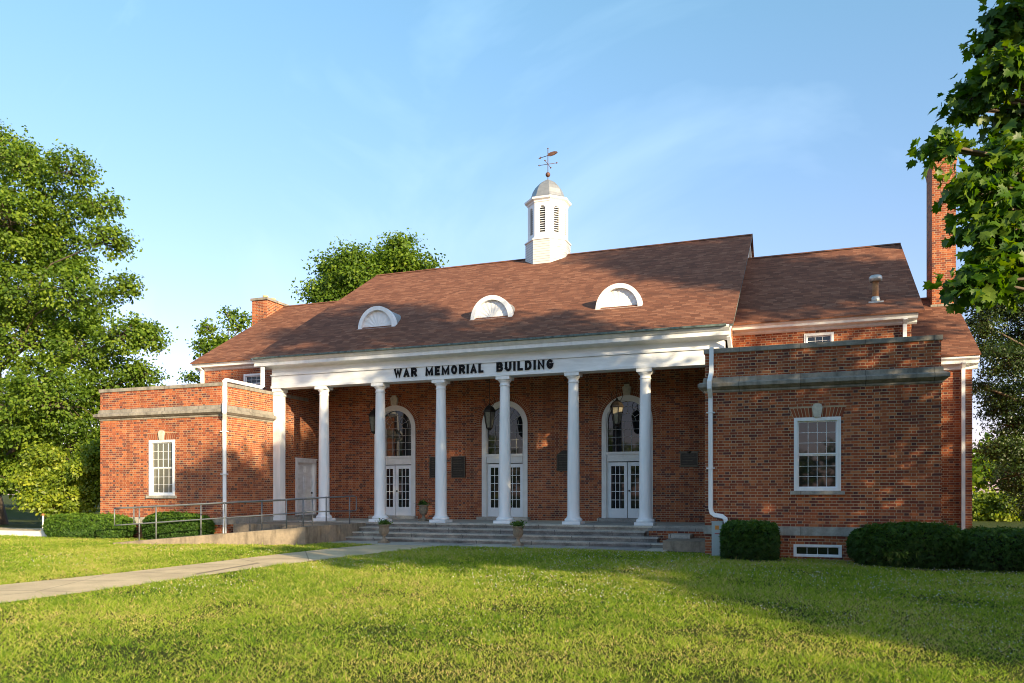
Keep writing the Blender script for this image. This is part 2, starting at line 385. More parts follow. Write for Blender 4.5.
# footpath: centre line, half width, draped on the lawn
def strip(cl, name, mat, up, n=40):
    cl = np.array(cl); t = np.linspace(0, len(cl) - 1, n)
    L = np.stack([np.interp(t, np.arange(len(cl)), cl[:, i]) for i in range(4)], -1)   # xl, xr, yl, yr
    mb = MB()
    for a, b in zip(L, L[1:]):
        k = 8
        for j in range(k):
            s0, s1 = j / k, (j + 1) / k
            def pt(r, s): x = r[0] + (r[1] - r[0]) * s; y = r[2] + (r[3] - r[2]) * s; return (x, y, gzf(x, y) + up)
            mb.face([pt(a, s0), pt(b, s0), pt(b, s1), pt(a, s1)], 0, None, True)
    o = mb.build(name, mat); return tag(o, kind='structure')
def path_mat():
    m, n, l, b = new_mat('path_aggregate')
    P = pos(n); a = noise(n, l, 60, 4, P, .7); c = noise(n, l, 1.2, 6, P, .6)
    col = ramp(n, l, a, [(.3, (.42, .325, .19)), (.7, (.66, .525, .33))])
    col = mixc(n, l, 1.0, col, ramp(n, l, c, [(.3, (.78, .77, .76)), (.65, (1.1, 1.1, 1.1))]), 'MULTIPLY')
    sp = n.new('ShaderNodeSeparateXYZ'); l.new(P, sp.inputs[0])
    q = mth(n, l, 'FRACT', mth(n, l, 'DIVIDE', mth(n, l, 'SUBTRACT', sp.outputs[1], mth(n, l, 'MULTIPLY', sp.outputs[0], .25)), 1.55))
    col = mixc(n, l, mth(n, l, 'LESS_THAN', q, .014), col, (.12, .09, .06))
    vor = n.new('ShaderNodeTexVoronoi'); vor.feature = 'DISTANCE_TO_EDGE'; vor.inputs['Scale'].default_value = .33; l.new(P, vor.inputs['Vector'])
    col = mixc(n, l, mth(n, l, 'MULTIPLY', mth(n, l, 'LESS_THAN', vor.outputs['Distance'], .004), .7), col, (.12, .09, .06))
    l.new(col, b.inputs['Base Color']); b.inputs['Roughness'].default_value = .9; bump(n, l, b, a, .5, .01)
    return m
M['path'] = path_mat()
PATH = [(-1.9, .35, -3.0, -3.0), (-2.3, .0, -4.8, -5.2), (-2.75, -.7, -7.2, -8.0), (-3.1, -1.15, -9.5, -10.3), (-3.6, -1.5, -12, -13),
        (-4.35, -1.9, -14.5, -16), (-5.6, -2.7, -17.5, -19.5), (-7.8, -4.6, -21.5, -24), (-11.5, -8, -27, -30)]
strip(PATH, 'footpath', M['path'], .014)
def path_side(x, y):
    """True when the point is on the path"""
    P_ = np.array(PATH)
    yc = (P_[:, 2] + P_[:, 3]) / 2
    o = np.argsort(yc)
    xl = np.interp(y, P_[o, 2], P_[o, 0]); xr = np.interp(y, P_[o, 3], P_[o, 1])
    return (x > xl + .0) & (x < xr - .0) & (y < -2.9)
mb = MB(); mb.prism([(-4.25, -3.25), (7.25, -3.05), (7.25, -1.8), (-4.25, -1.8)], 'z', -.9, -.605)
tag(mb.build('paving', M['steps']), kind='structure')
# car park and kerb far left
mb = MB(); mb.box(-70, -15.6, -3.15, 1.6, -.9, -.60)
tag(mb.build('car_park', M['path']), kind='structure')
mb = MB(); mb.box(-70, -15.9, -3.45, -3.2, -.9, -.42)
tag(mb.build('kerb', M['kerb']), kind='structure')

# ------------------------------------------------------------------ the building
B = empty('memorial_hall', (0, 0, 0))
tag(B, 'long red brick hall with white columned porch, brown shingled roof and small white cupola', 'building')
LX, LF, LE = -8.28, -3.0, -13.97        # left wing inner x, front y, outer x
RX, RF, RE = 8.41, -3.57, 14.12
PW = 3.18                                # porch back wall
TOP = 4.83
k = .6032
# --- wing walls
LWIN = (-11.60, -10.40, .96, 2.98); RWIN = (10.69, 11.83, 1.10, 3.01)
LB = (-11.62, -10.42, -.55, -.27); RB = (10.68, 11.85, -.62, -.30)
SD = (1.24, 2.66, .06, 2.42)
mb = MB()
wall(mb, 'y', LF, LE, LX, -1.2, TOP, [LWIN, LB], .14)
wall(mb, 'x', LX, LF, -.2, -1.2, TOP, [], outward=1); wall(mb, 'x', LX, -.2, PW, -1.2, 5.8, [SD], .16, outward=1)
wall(mb, 'x', LE, LF, 2.1, -1.2, TOP, [], outward=-1)
mb.face([(LE, LF + .3, TOP - .25), (LX, LF + .3, TOP - .25), (LX, 2.1, TOP - .25), (LE, 2.1, TOP - .25)])
mb.face([(LX, LF + .3, TOP - .4), (LE, LF + .3, TOP - .4), (LE, LF + .3, TOP), (LX, LF + .3, TOP)])
mb.build('wall', M['brick'], B)
mb = MB()
wall(mb, 'y', RF, RX, RE, -1.4, TOP, [RWIN, RB], .14)
wall(mb, 'x', RX, RF, -.2, -1.4, TOP, [], outward=-1); wall(mb, 'x', RX, -.2, PW, -1.4, 5.8, [], outward=-1)
wall(mb, 'x', RE, RF, 2.1, -1.4, TOP, [], outward=1)
mb.face([(RX, RF + .3, TOP - .25), (RE, RF + .3, TOP - .25), (RE, 2.1, TOP - .25), (RX, 2.1, TOP - .25)])
mb.face([(RX, RF + .3, TOP - .4), (RE, RF + .3, TOP - .4), (RE, RF + .3, TOP), (RX, RF + .3, TOP)])
mb.build('wall', M['brick'], B)
# coping
def ringbox(mb, x0, x1, y0, y1, z0, z1, out, thick):
    a, b_, c_, d = x0 - out, x1 + out, y0 - out, y1
    mb.box(a, b_, c_, c_ + thick, z0, z1)
    mb.box(a, a + thick, c_ + thick, d, z0, z1); mb.box(b_ - thick, b_, c_ + thick, d, z0, z1)
for (x0, x1, y0, yin) in ((LE, LX, LF, -.2), (RX, RE, RF, -.2)):
    y1 = 2.09
    mb = MB(); ringbox(mb, x0, x1, y0, (y1), TOP, TOP + .12, .035, .38)
    mb.build('coping', M['cornice'], B)
    # cornice profile, stepped: mitred rings
    prof = [(.003, 3.76), (.03, 3.77), (.03, 3.82), (.08, 3.84), (.14, 3.88), (.175, 3.90), (.175, 3.985), (.14, 4.01), (.05, 4.04), (.04, 4.15), (.003, 4.17)]
    mb = MB()
    def ring(p):
        o, z = p
        return [(x0 - o, y1, z), (x0 - o, y0 - o, z), (x1 + o, y0 - o, z), (x1 + o, y1, z)]
    if x0 < 0:
        def ring(p, x0=x0, x1=x1, y0=y0): o, z = p; return [(x0 - o, 2.0, z), (x0 - o, y0 - o, z), (x1 + o, y0 - o, z), (x1 + o, -.20, z)]
    else:
        def ring(p, x0=x0, x1=x1, y0=y0): o, z = p; return [(x0 - o, -.26, z), (x0 - o, y0 - o, z), (x1 + o, y0 - o, z), (x1 + o, 2.0, z)]
    for p, q in zip(prof, prof[1:]):
        a, b_ = ring(p), ring(q)
        for i in range(3): mb.face([a[i], a[i + 1], b_[i + 1], b_[i]])
    for idx in (0, 3): mb.face([ring(p)[idx] for p in prof])
    mb.build('cornice', M['cornice'], B)
    # water table band
    zb = (-.07, .16)
    mb = MB()
    o = .035
    mb.box(x0 - o, x1 + o, y0 - o, y0 + .1, *zb); mb.box(x0 - o, x0 + .1, y0 + .1, 2.0, *zb); mb.box(x1 - .1, x1 + o, y0 + .1, 2.0 if x0 > 0 else PW - .02, *zb)
    mb.build('water_table', M['band'], B)

# --- double hung windows
def dh_window(h, y, sill=True, key=True, rows=(3, 3), cols=4, pale_pane=None, fw=.09, arch=True):
    a0, a1, z0, z1 = h
    f = MB(); yo = y - .02; yi = y + .13
    f.box(a0, a0 + fw, yo, yi, z0, z1); f.box(a1 - fw, a1, yo, yi, z0, z1)
    f.box(a0 + fw, a1 - fw, yo, yi, z1 - fw, z1); f.box(a0 + fw, a1 - fw, yo, yi, z0, z0 + fw * .8)
    # outer brickmould lip
    f.box(a0 + fw - .03, a0 + fw, yo - .015, yo, z0 + .08, z1 - fw + .03); f.box(a1 - fw, a1 - fw + .03, yo - .015, yo, z0 + .08, z1 - fw + .03)
    W = f.build('window', M['white'], B)
    A0, A1, Z0, Z1 = a0 + fw, a1 - fw, z0 + fw * .8, z1 - fw
    s_ = MB(); st = .036 if len(rows) == 2 else .022; mw = .011
    if len(rows) == 2:
        zm = (Z0 + Z1) / 2
        parts = [(Z0, zm, y + .075, rows[1]), (zm, Z1, y + .045, rows[0])]
    else: parts = [(Z0, Z1, y + .05, rows[0])]
    pane = MB()
    for (b0, b1, yy, rr) in parts:
        s_.box(A0, A0 + st, yy, yy + .035, b0, b1); s_.box(A1 - st, A1, yy, yy + .035, b0, b1)
        s_.box(A0 + st, A1 - st, yy, yy + .035, b0, b0 + st); s_.box(A0 + st, A1 - st, yy, yy + .035, b1 - st, b1)
        for i in range(1, cols):
            xx = A0 + st + (A1 - A0 - 2 * st) * i / cols; s_.box(xx - mw / 2, xx + mw / 2, yy + .004, yy + .03, b0 + st, b1 - st)
        for i in range(1, rr):
            zz = b0 + st + (b1 - b0 - 2 * st) * i / rr; s_.box(A0 + st, A1 - st, yy + .006, yy + .028, zz - mw / 2, zz + mw / 2)
        pane.face([(A0 + .01, yy + .02, b0 + .01), (A1 - .01, yy + .02, b0 + .01), (A1 - .01, yy + .02, b1 - .01), (A0 + .01, yy + .02, b1 - .01)])
    s_.build('sash', M['white'], W); pane.build('pane', pale_pane or M['glass'], W)
    if sill:
        q = MB(); q.box(a0 - .09, a1 + .09, y - .075, y + .10, z0 - .10, z0 - .002); q.build('sill', M['keystone'] if False else M['band'], W)
    if arch:
        q = MB(); n = 15; H = .27; zt = z1 + .003; mid = (a0 + a1) / 2; w = (a1 - a0) / 2 + .02
        for i in range(n):
            t0, t1 = -1 + 2 * i / n, -1 + 2 * (i + 1) / n
            x0_, x1_ = mid + w * t0, mid + w * t1; X0, X1 = mid + (w + .10) * t0, mid + (w + .10) * t1
            q.face([(x0_, y - .004, zt), (x1_, y - .004, zt), (X1, y - .004, zt + H), (X0, y - .004, zt + H)], 0,
                   [(0.02, i * .0765 + .001), (.02, (i + 1) * .0765 - .001), (.13, (i + 1) * .0765 - .001), (.13, i * .0765 + .001)])
        q.build('flat_arch', M['brick_arch'], W)
    if key:
        q = MB(); mid = (a0 + a1) / 2
        q.prism([(mid - .085, z1 + .004), (mid + .085, z1 + .004), (mid + .13, z1 + .25), (mid + .10, z1 + .33), (mid + .045, z1 + .35), (mid - .045, z1 + .35), (mid - .10, z1 + .33), (mid - .13, z1 + .25)], 'y', y - .06, y + .02)
        q.build('keystone', M['keystone'], W)
    return W
M['blind_glass'] = glass_mat('glass_over_blind', (.12, .125, .10), .04)  # pale greenish reflection put into the pane's base colour
dh_window(LWIN, LF, pale_pane=M['blind_glass']); dh_window(RWIN, RF)
dh_window(LB, LF, False, False, (1,), 4, fw=.06, arch=False); dh_window(RB, RF, False, False, (1,), 4, fw=.055, arch=False)

# --- porch back wall with three arched openings
DC = (-4.82, 0.0, 4.82); RO = .945; SP = 3.70; PZ = 5.80
mb = MB(); yb = PW
def wq(x0, x1, z0, z1):
    if x1 > x0: mb.face([(x0, yb, z0), (x1, yb, z0), (x1, yb, z1), (x0, yb, z1)])
edges = [LX] + sum([[c - RO, c + RO] for c in DC], []) + [RX]
for i in range(0, len(edges), 2): wq(edges[i], edges[i + 1], -.1, PZ)
for c in DC:
    N = 24
    for i in range(N):
        t0, t1 = math.pi - math.pi * i / N, math.pi - math.pi * (i + 1) / N
        p0 = (c + RO * math.cos(t0), SP + RO * math.sin(t0)); p1 = (c + RO * math.cos(t1), SP + RO * math.sin(t1))
        mb.face([(p0[0], yb, p0[1]), (p1[0], yb, p1[1]), (p1[0], yb, PZ), (p0[0], yb, PZ)])
mb.build('porch_wall', M['brick'], B)
for c in DC:
    # rowlock arch ring + frame
    f = MB(); N = 28; W_ = .17; yo, yi = PW - .035, PW + .22
    ri = RO - W_
    for i in range(N):
        t0, t1 = math.pi - math.pi * i / N, math.pi - math.pi * (i + 1) / N
        def q(r, t, y): return (c + r * math.cos(t), y, SP + r * math.sin(t))
        f.face([q(ri, t0, yo), q(ri, t1, yo), q(RO + .004, t1, yo), q(RO + .004, t0, yo)]); f.face([q(ri, t0, yo), q(ri, t0, yi), q(ri, t1, yi), q(ri, t1, yo)])
        f.face([q(RO + .004, t0, yo), q(RO + .004, t1, yo), q(RO + .004, t1, yi), q(RO + .004, t0, yi)])
        # inner moulding step
        f.face([q(ri - .04, t0, yo + .06), q(ri - .04, t1, yo + .06), q(ri + .002, t1, yo + .06), q(ri + .002, t0, yo + .06)])
        f.face([q(ri - .04, t0, yo + .06), q(ri - .04, t0, yi), q(ri - .04, t1, yi), q(ri - .04, t1, yo + .06)])
    for s_ in (-1, 1):
        x0_, x1_ = sorted((c + s_ * ri, c + s_ * (RO + .004))); f.box(x0_, x1_, yo, yi, .10, SP)
        x0_, x1_ = sorted((c + s_ * (ri - .04), c + s_ * (ri - .001))); f.box(x0_, x1_, yo + .06, yi, .10, SP)
    f.box(c - ri + .04, c + ri - .04, yo + .02, yi, 2.22, 2.54); f.box(c - ri, c + ri, yo - .015, yo + .019, 2.47, 2.57)
    D = f.build('arched_doorway', M['frame_stone'], B)
    rr = MB()
    for i in range(N * 2):
        t0, t1 = math.pi - math.pi * i / N / 2, math.pi - math.pi * (i + 1) / N / 2
        def q(r, t): return (c + r * math.cos(t), PW - .006, SP + r * math.sin(t))
        L0, L1 = i * math.pi * 1.07 / N / 2, (i + 1) * math.pi * 1.07 / N / 2
        rr.face([q(RO + .005, t0), q(RO + .005, t1), q(RO + .25, t1), q(RO + .25, t0)], 0, [(.01, L0), (.01, L1), (.235, L1), (.235, L0)])
    rr.build('arch_ring', M['brick_arch'], D)
    kk = MB(); kk.prism([(c - .12, SP + RO), (c + .12, SP + RO), (c + .165, SP + RO + .30), (c + .10, SP + RO + .34), (c + .09, SP + RO + .41), (c - .09, SP + RO + .41), (c - .10, SP + RO + .34), (c - .165, SP + RO + .30)], 'y', PW - .10, PW + .01)
    kk.build('keystone', M['keystone'], D)
    # fanlight: glass + muntins
    r2 = ri - .04; g = MB(); yg = PW + .12
    pts = [(c + r2 * math.cos(math.pi * i / N), yg, SP + r2 * math.sin(math.pi * i / N)) for i in range(N + 1)]
    g.face([(c - r2, yg, 2.5), (c + r2, yg, 2.5)] + pts)
    g.build('pane', M['glass'], D)
    u = MB(); mw = .008; y0_, y1_ = yg - .03, yg - .002
    for i in range(1, 5):
        xx = c - r2 + 2 * r2 * i / 5; u.box(xx - mw, xx + mw, y0_, y1_, 2.5, SP)
    for i in range(0, 4):
        zz = 2.54 + (SP - 2.54) * (i + 1) / 4; u.box(c - r2, c + r2, y0_ + .002, y1_, zz - mw, zz + mw)
    u.box(c - r2, c + r2, y0_ - .01, y1_, 2.54, 2.58)
    for rad in (.30, .55):
        for i in range(16):
            t0, t1 = math.pi * i / 16, math.pi * (i + 1) / 16
            a_ = [(c + r_ * math.cos(t), y0_ + .004, SP + r_ * math.sin(t)) for r_, t in ((rad - mw, t0), (rad + mw, t0), (rad + mw, t1), (rad - mw, t1))]
            u.face(a_)
    for i in range(1, 6):
        t = math.pi * i / 6; d = (math.cos(t), math.sin(t)); nrm = (-d[1] * mw, d[0] * mw)
        r0_ = .30 if i % 1 == 0 else 0
        u.face([(c + d[0] * r0_ + nrm[0], y0_ + .006, SP + d[1] * r0_ + nrm[1]), (c + d[0] * r0_ - nrm[0], y0_ + .006, SP + d[1] * r0_ - nrm[1]),
                (c + d[0] * r2 - nrm[0], y0_ + .006, SP + d[1] * r2 - nrm[1]), (c + d[0] * r2 + nrm[0], y0_ + .006, SP + d[1] * r2 + nrm[1])])
    u.build('muntins', M['muntin'], D)
    # doors: two leaves
    iw = ri - .04
    for s_ in (-1, 1):
        dmb = MB(); x0_, x1_ = (c - iw + .005, c - .012) if s_ < 0 else (c + .012, c + iw - .005)
        ya, yb_ = PW + .07, PW + .12; st = .115
        dmb.box(x0_, x0_ + st, ya, yb_, .13, 2.19); dmb.box(x1_ - st, x1_, ya, yb_, .13, 2.19)
        dmb.box(x0_ + st, x1_ - st, ya, yb_, .13, .48); dmb.box(x0_ + st, x1_ - st, ya, yb_, 2.05, 2.19)
        for i in (1, 2):
            xx = x0_ + st + (x1_ - x0_ - 2 * st) * i / 3; dmb.box(xx - .009, xx + .009, ya + .005, yb_, .48, 2.05)
        for i in range(1, 5):
            zz = .48 + 1.57 * i / 5; dmb.box(x0_ + st, x1_ - st, ya + .007, yb_, zz - .009, zz + .009)
        dmb.build('door_leaf', M['door'], D)
        gp = MB(); gp.face([(x0_ + st - .01, yb_ - .02, .47), (x1_ - st + .01, yb_ - .02, .47), (x1_ - st + .01, yb_ - .02, 2.06), (x0_ + st - .01, yb_ - .02, 2.06)])
        gp.build('door_glass', M['glass'], D)
    hk = MB(); hk.lathe([(.0, -.02), (.03, -.01), (.035, .02), (.02, .045), (0, .05)], (c + .07, PW + .04, 1.12), 10); pass
    hk.build('handle', M['black'], D)
    sl_ = MB(); sl_.box(c - RO - .12, c + RO + .12, PW - .30, PW + .3, .004, .125); sl_.build('threshold', M['steps'], D)

# dark room backing behind openings
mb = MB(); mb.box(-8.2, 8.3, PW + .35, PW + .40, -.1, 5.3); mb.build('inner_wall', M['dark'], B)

# --- side door in left inner wall
y0s, y1s, z0s, z1s = SD
f = MB(); fx = LX
f.box(fx - .10, fx + .035, y0s, y0s + .13, z0s, z1s); f.box(fx - .10, fx + .035, y1s - .13, y1s, z0s, z1s); f.box(fx - .10, fx + .035, y0s + .13, y1s - .13, z1s - .13, z1s)
f.box(fx - .10, fx + .06, y0s - .03, y1s + .03, z1s + .002, z1s + .06)
SDO = f.build('side_door', M['white'], B)
d = MB(); dx = fx - .07
d.box(dx - .03, dx, y0s + .132, y1s - .132, z0s + .02, z1s - .132)
yl, yr = y0s + .132, y1s - .132; wd = yr - yl
for (ya, yb_) in ((.11, .46), (.54, .89)):
    for (za, zb_) in ((.12, .38), (.44, .78), (.83, .95)):
        a_, b_ = yl + wd * ya, yl + wd * yb_; c_, e_ = z0s + 2.2 * za, z0s + 2.2 * zb_
        for (p0, p1, q0, q1) in ((a_, b_, c_, c_ + .025), (a_, b_, e_ - .025, e_), (a_, a_ + .025, c_ + .025, e_ - .025), (b_ - .025, b_, c_ + .025, e_ - .025)): d.box(dx, dx + .014, p0, p1, q0, q1)
        d.box(dx, dx + .008, a_ + .05, b_ - .05, c_ + .05, e_ - .05)
d.build('door_leaf', M['white_old'], SDO)
d = MB(); d.tube([(dx, yr - .1, 1.06), (dx + .06, yr - .1, 1.06)], .035, 10); d.build('handle', M['black'], SDO)
d = MB(); d.box(fx - .02, fx + .30, y0s - .1, y1s + .1, .003, .10); d.build('threshold', M['steps'], SDO)

# --- porch floor, ceiling, entablature
mb = MB(); mb.prism([(LX, -.50), (RX, -.50), (RX, PW), (LX, PW)], 'z', -.06, 0.0)
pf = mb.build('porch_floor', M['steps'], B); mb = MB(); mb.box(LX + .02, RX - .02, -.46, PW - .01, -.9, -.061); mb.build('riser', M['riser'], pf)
mb = MB(); mb.box(LX, RX, -.19, PW - .003, 5.76, 5.79); mb.build('porch_ceiling', M['white_old'], B)
STX = [(-6.7, 6.26, -.95, -.16), (-6.9, 6.75, -1.40, -.315), (-7.0, 7.02, -1.85, -.47)]
yprev = -.46
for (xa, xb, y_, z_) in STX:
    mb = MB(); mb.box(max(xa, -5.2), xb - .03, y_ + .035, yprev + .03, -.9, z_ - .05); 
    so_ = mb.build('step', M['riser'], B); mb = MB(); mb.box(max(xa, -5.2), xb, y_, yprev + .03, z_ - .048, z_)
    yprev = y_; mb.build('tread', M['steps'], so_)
# stone base on the right of the steps under wall band
mb = MB(); mb.box(6.27, RX, -.49, -.455, -.155, -.004); mb.build('band', M['band'], B)
mb = MB(); mb.box(6.3, RX - .002, -.478, -.462, -.9, -.157); mb.build('plinth', M['brick'], B)

EB = 5.07
mb = MB(); ex0, ex1 = -8.30, RX
mb.box(ex0, 8.40, -.24, .24, EB + .09, 5.54)          # architrave
mb.box(ex0 - .02, 8.405, -.27, .27, EB, EB + .085)  # bead
mb.box(ex0 - .02, 8.62, -.29, .2, 5.545, 5.59)        # taenia
mb.box(ex0, 8.60, -.22, .2, 5.592, 5.83)             # frieze
A_ = mb.build('entablature', M['white_old'], B)
mb = MB(); prof = [(-.22, 5.83), (-.30, 5.86), (-.44, 5.88), (-.66, 5.885), (-.66, 6.0), (-.70, 6.02), (-.78, 6.09), (-.80, 6.13), (-.80, 6.17), (-.3, 6.17), (-.1, 6.1), (-.1, 5.83)]
mb.prism(prof, 'x', -8.78, 8.80)
mb.build('crown_moulding', M['white'], A_)
mb = MB(); mb.prism([(-.88, 6.125), (-.805, 6.12), (-.805, 6.175), (-.88, 6.185)], 'x', -8.7, 8.72); mb.build('gutter', M['gutter'], A_)
# seams in the gutter
# --- columns
def column(x):
    mb = MB(); P0 = []
    mb.lathe([(.285, .10), (.30, .13), (.30, .17), (.27, .20), (.235, .215), (.235, .235), (.208, .29), (.203, .5), (.203, 1.6), (.196, 2.8), (.180, 4.0), (.168, 4.72), (.168, 4.735), (.19, 4.745), (.19, 4.775), (.17, 4.785), (.17, 4.86), (.195, 4.885), (.235, 4.94), (.235, 4.955)], (x, 0, 0), 40)
    c = mb.build('column', M['white'], B)
    b_ = MB(); b_.box(x - .31, x + .31, -.31, .31, .002, .10); b_.build('base', M['white_old'], c)
    b_ = MB(); b_.box(x - .25, x + .25, -.25, .25, 4.955, EB - .002); b_.build('capital', M['white'], c)
for x in (-6.10, -3.68, -1.22, 1.22, 3.68, 6.10): column(x)
for s_, x0_, x1_ in ((-1, LX, -7.97), (1, 8.10, RX)):
    mb = MB(); mb.box(x0_, x1_, -.17, .17, .12, 4.80); p_ = mb.build('pilaster', M['white'], B)
    mb = MB(); mb.box(x0_, x1_ + .05 if s_ < 0 else x1_, -.22, .22, .002, .12); mb.box(x0_, x1_ + .02 if s_ < 0 else x1_, -.19, .19, .121, .2); mb.build('base', M['white'], p_)
    mb = MB(); mb.box(x0_ if s_ < 0 else x0_ - .07, x1_ + .07 if s_ < 0 else x1_, -.24, .24, 4.95, EB - .002); mb.box(x0_ if s_ < 0 else x0_ - .03, x1_ + .03 if s_ < 0 else x1_, -.2, .2, 4.801, 4.949); mb.build('capital', M['white'], p_)

# --- sign letters, heavy block capitals cut from plate
def glyph(ch):      # polylines in a unit box, closed flag
    def arc(cx, cy, rx, ry, a0, a1, n=7): return [(cx + rx * math.cos(math.radians(a0 + (a1 - a0) * i / n)), cy + ry * math.sin(math.radians(a0 + (a1 - a0) * i / n))) for i in range(n + 1)]
    return {
     'W': [([(0, 1), (.25, 0), (.5, .9), (.75, 0), (1, 1)], 0)], 'A': [([(0, 0), (.5, 1), (1, 0)], 0), ([(.2, .27), (.8, .27)], 0)],
     'M': [([(0, 0), (0, 1), (.5, .12), (1, 1), (1, 0)], 0)], 'E': [([(1, 1), (0, 1), (0, 0), (1, 0)], 0), ([(0, .5), (.85, .5)], 0)],
     'I': [([(.5, 0), (.5, 1)], 0)], 'L': [([(0, 1), (0, 0), (1, 0)], 0)], 'N': [([(0, 0), (0, 1), (1, 0), (1, 1)], 0)],
     'U': [([(0, 1), (0, .32)] + arc(.5, .32, .5, .32, 180, 360) + [(1, 1)], 0)],
     'O': [(arc(.5, .5, .5, .5, 0, 360, 16)[:-1], 1)],
     'D': [([(0, 0), (0, 1), (.5, 1)] + arc(.5, .5, .5, .5, 90, -90)[1:-1] + [(.5, 0)], 1)],
     'R': [([(0, 0), (0, 1), (.6, 1)] + arc(.6, .74, .38, .26, 90, -90)[1:] + [(0, .48)], 0), ([(.5, .48), (1, 0)], 0)],
     'B': [([(0, 0), (0, 1), (.6, 1)] + arc(.6, .76, .34, .24, 90, -90)[1:] + [(0, .52)], 0), ([(0, 0), (.62, 0)] + arc(.62, .26, .38, .26, -90, 90)[1:], 0)],
     'G': [(arc(.5, .5, .5, .5, 50, 320, 12) + [(1, .45), (.58, .45)], 0)],
    }[ch]
def thick(mb, pts, closed, hw, y0, y1):
    n = len(pts); P_ = [Vector(p) for p in pts]; off = []
    for i in range(n):
        a = P_[i - 1] if (i > 0 or closed) else None; b = P_[(i + 1) % n] if (i < n - 1 or closed) else None
        d1 = (P_[i] - a).normalized() if a is not None else None; d2 = (b - P_[i]).normalized() if b is not None else None
        if d1 is None: d1 = d2
        if d2 is None: d2 = d1
        n1, n2 = Vector((-d1.y, d1.x)), Vector((-d2.y, d2.x)); m = n1 + n2
        m = m.normalized() if m.length > 1e-4 else n1; kf = min(1.7, 1 / max(.3, m.dot(n1))); off.append(m * hw * kf)
    segs = n if closed else n - 1
    for i in range(segs):
        j = (i + 1) % n; q = [P_[i] + off[i], P_[i] - off[i], P_[j] - off[j], P_[j] + off[j]]
        mb.face([(v.x, y0, v.y) for v in q]); mb.face([(q[0].x, y0, q[0].y), (q[3].x, y0, q[3].y), (q[3].x, y1, q[3].y), (q[0].x, y1, q[0].y)])
        mb.face([(q[1].x, y0, q[1].y), (q[1].x, y1, q[1].y), (q[2].x, y1, q[2].y), (q[2].x, y0, q[2].y)])
    if not closed:
        for i in (0, n - 1):
            a, b = P_[i] + off[i], P_[i] - off[i]; mb.face([(a.x, y0, a.y), (b.x, y0, b.y), (b.x, y1, b.y), (a.x, y1, a.y)])
def letters(word, xa, xb, z0, z1, y):
    n = len(word); ws = {'W': 1.35, 'M': 1.3, 'I': .30, 'E': .85, 'L': .82}
    gap = .30; tot = sum(ws.get(c, 1.0) for c in word) + gap * (n - 1); unit = (xb - xa) / tot; x = xa; hw = .041
    for ch in word:
        w = ws.get(ch, 1.0) * unit; mb = MB()
        for q, (pl, cl) in enumerate(glyph(ch)):
            pp = [(x + hw + (w - 2 * hw) * px, z0 + hw + (z1 - z0 - 2 * hw) * pz) for px, pz in pl] if ch != 'I' else [(x + w / 2, z0), (x + w / 2, z1)]
            # open ends reach the full height
            if not cl and ch != 'I':
                def ext(a, b): d = (Vector(a) - Vector(b)).normalized() * hw * .95; return (a[0] + d.x, a[1] + d.y)
                if ch not in 'RB' or q == 0: pp[0] = ext(pp[0], pp[1])
                if not (ch in 'RB' and q == 0): pp[-1] = ext(pp[-1], pp[-2])
            thick(mb, pp, cl, hw, y - .022 - .002 * q, y)
        mb.build('letter', M['letter_black'], B); x += w + gap * unit
for w_, a_, b_ in (('WAR', -2.96, -2.04), ('MEMORIAL', -1.70, .53), ('BUILDING', 1.01, 3.06)): letters(w_, a_, b_, 5.215, 5.535, -.262)

# --- roofs
def gable_roof(x0, x1, ye, ze, yr, zr, t=.07, edge='gutter'):
    mb = MB(); yb_ = 2 * yr - ye
    for (ya, za, yb2, zb2) in ((ye, ze, yr, zr), (yb_, ze, yr, zr)):
        n = 1
        mb.face([(x0, ya, za), (x1, ya, za), (x1, yb2, zb2), (x0, yb2, zb2)] if ya < yb2 else [(x1, ya, za), (x0, ya, za), (x0, yb2, zb2), (x1, yb2, zb2)])
        mb.face([(x0, ya, za - t), (x0, yb2, zb2 - t), (x1, yb2, zb2 - t), (x1, ya, za - t)])
        for xx in (x0, x1): mb.face([(xx, ya, za - t), (xx, ya, za), (xx, yb2, zb2), (xx, yb2, zb2 - t)], 1)
        mb.face([(x0, ya, za - t), (x1, ya, za - t), (x1, ya, za), (x0, ya, za)], 1)
    # ridge cap
    for s_ in (-1, 1): mb.face([(x0, yr, zr + .03), (x1, yr, zr + .03), (x1, yr + s_ * .16, zr + .03 - .16 * .6), (x0, yr + s_ * .16, zr + .03 - .16 * .6)])
    return mb.build('roof', [M['shingle'], M[edge]], B)
MY, MZ = 8.7, 11.80
gable_roof(-8.85, 8.92, -.78, 6.10 + .08, MY, MZ)
def gable_wall(x, s_, ye, ze, yr, zr, z0, name='gable', mat='brick', yback=None):
    mb = MB(); yb_ = 2 * yr - ye
    pts = [(x, ye, z0), (x, yb_, z0), (x, yb_, ze), (x, yr, zr), (x, ye, ze)]
    mb.face(pts if s_ > 0 else list(reversed(pts))); return mb.build(name, M[mat], B)
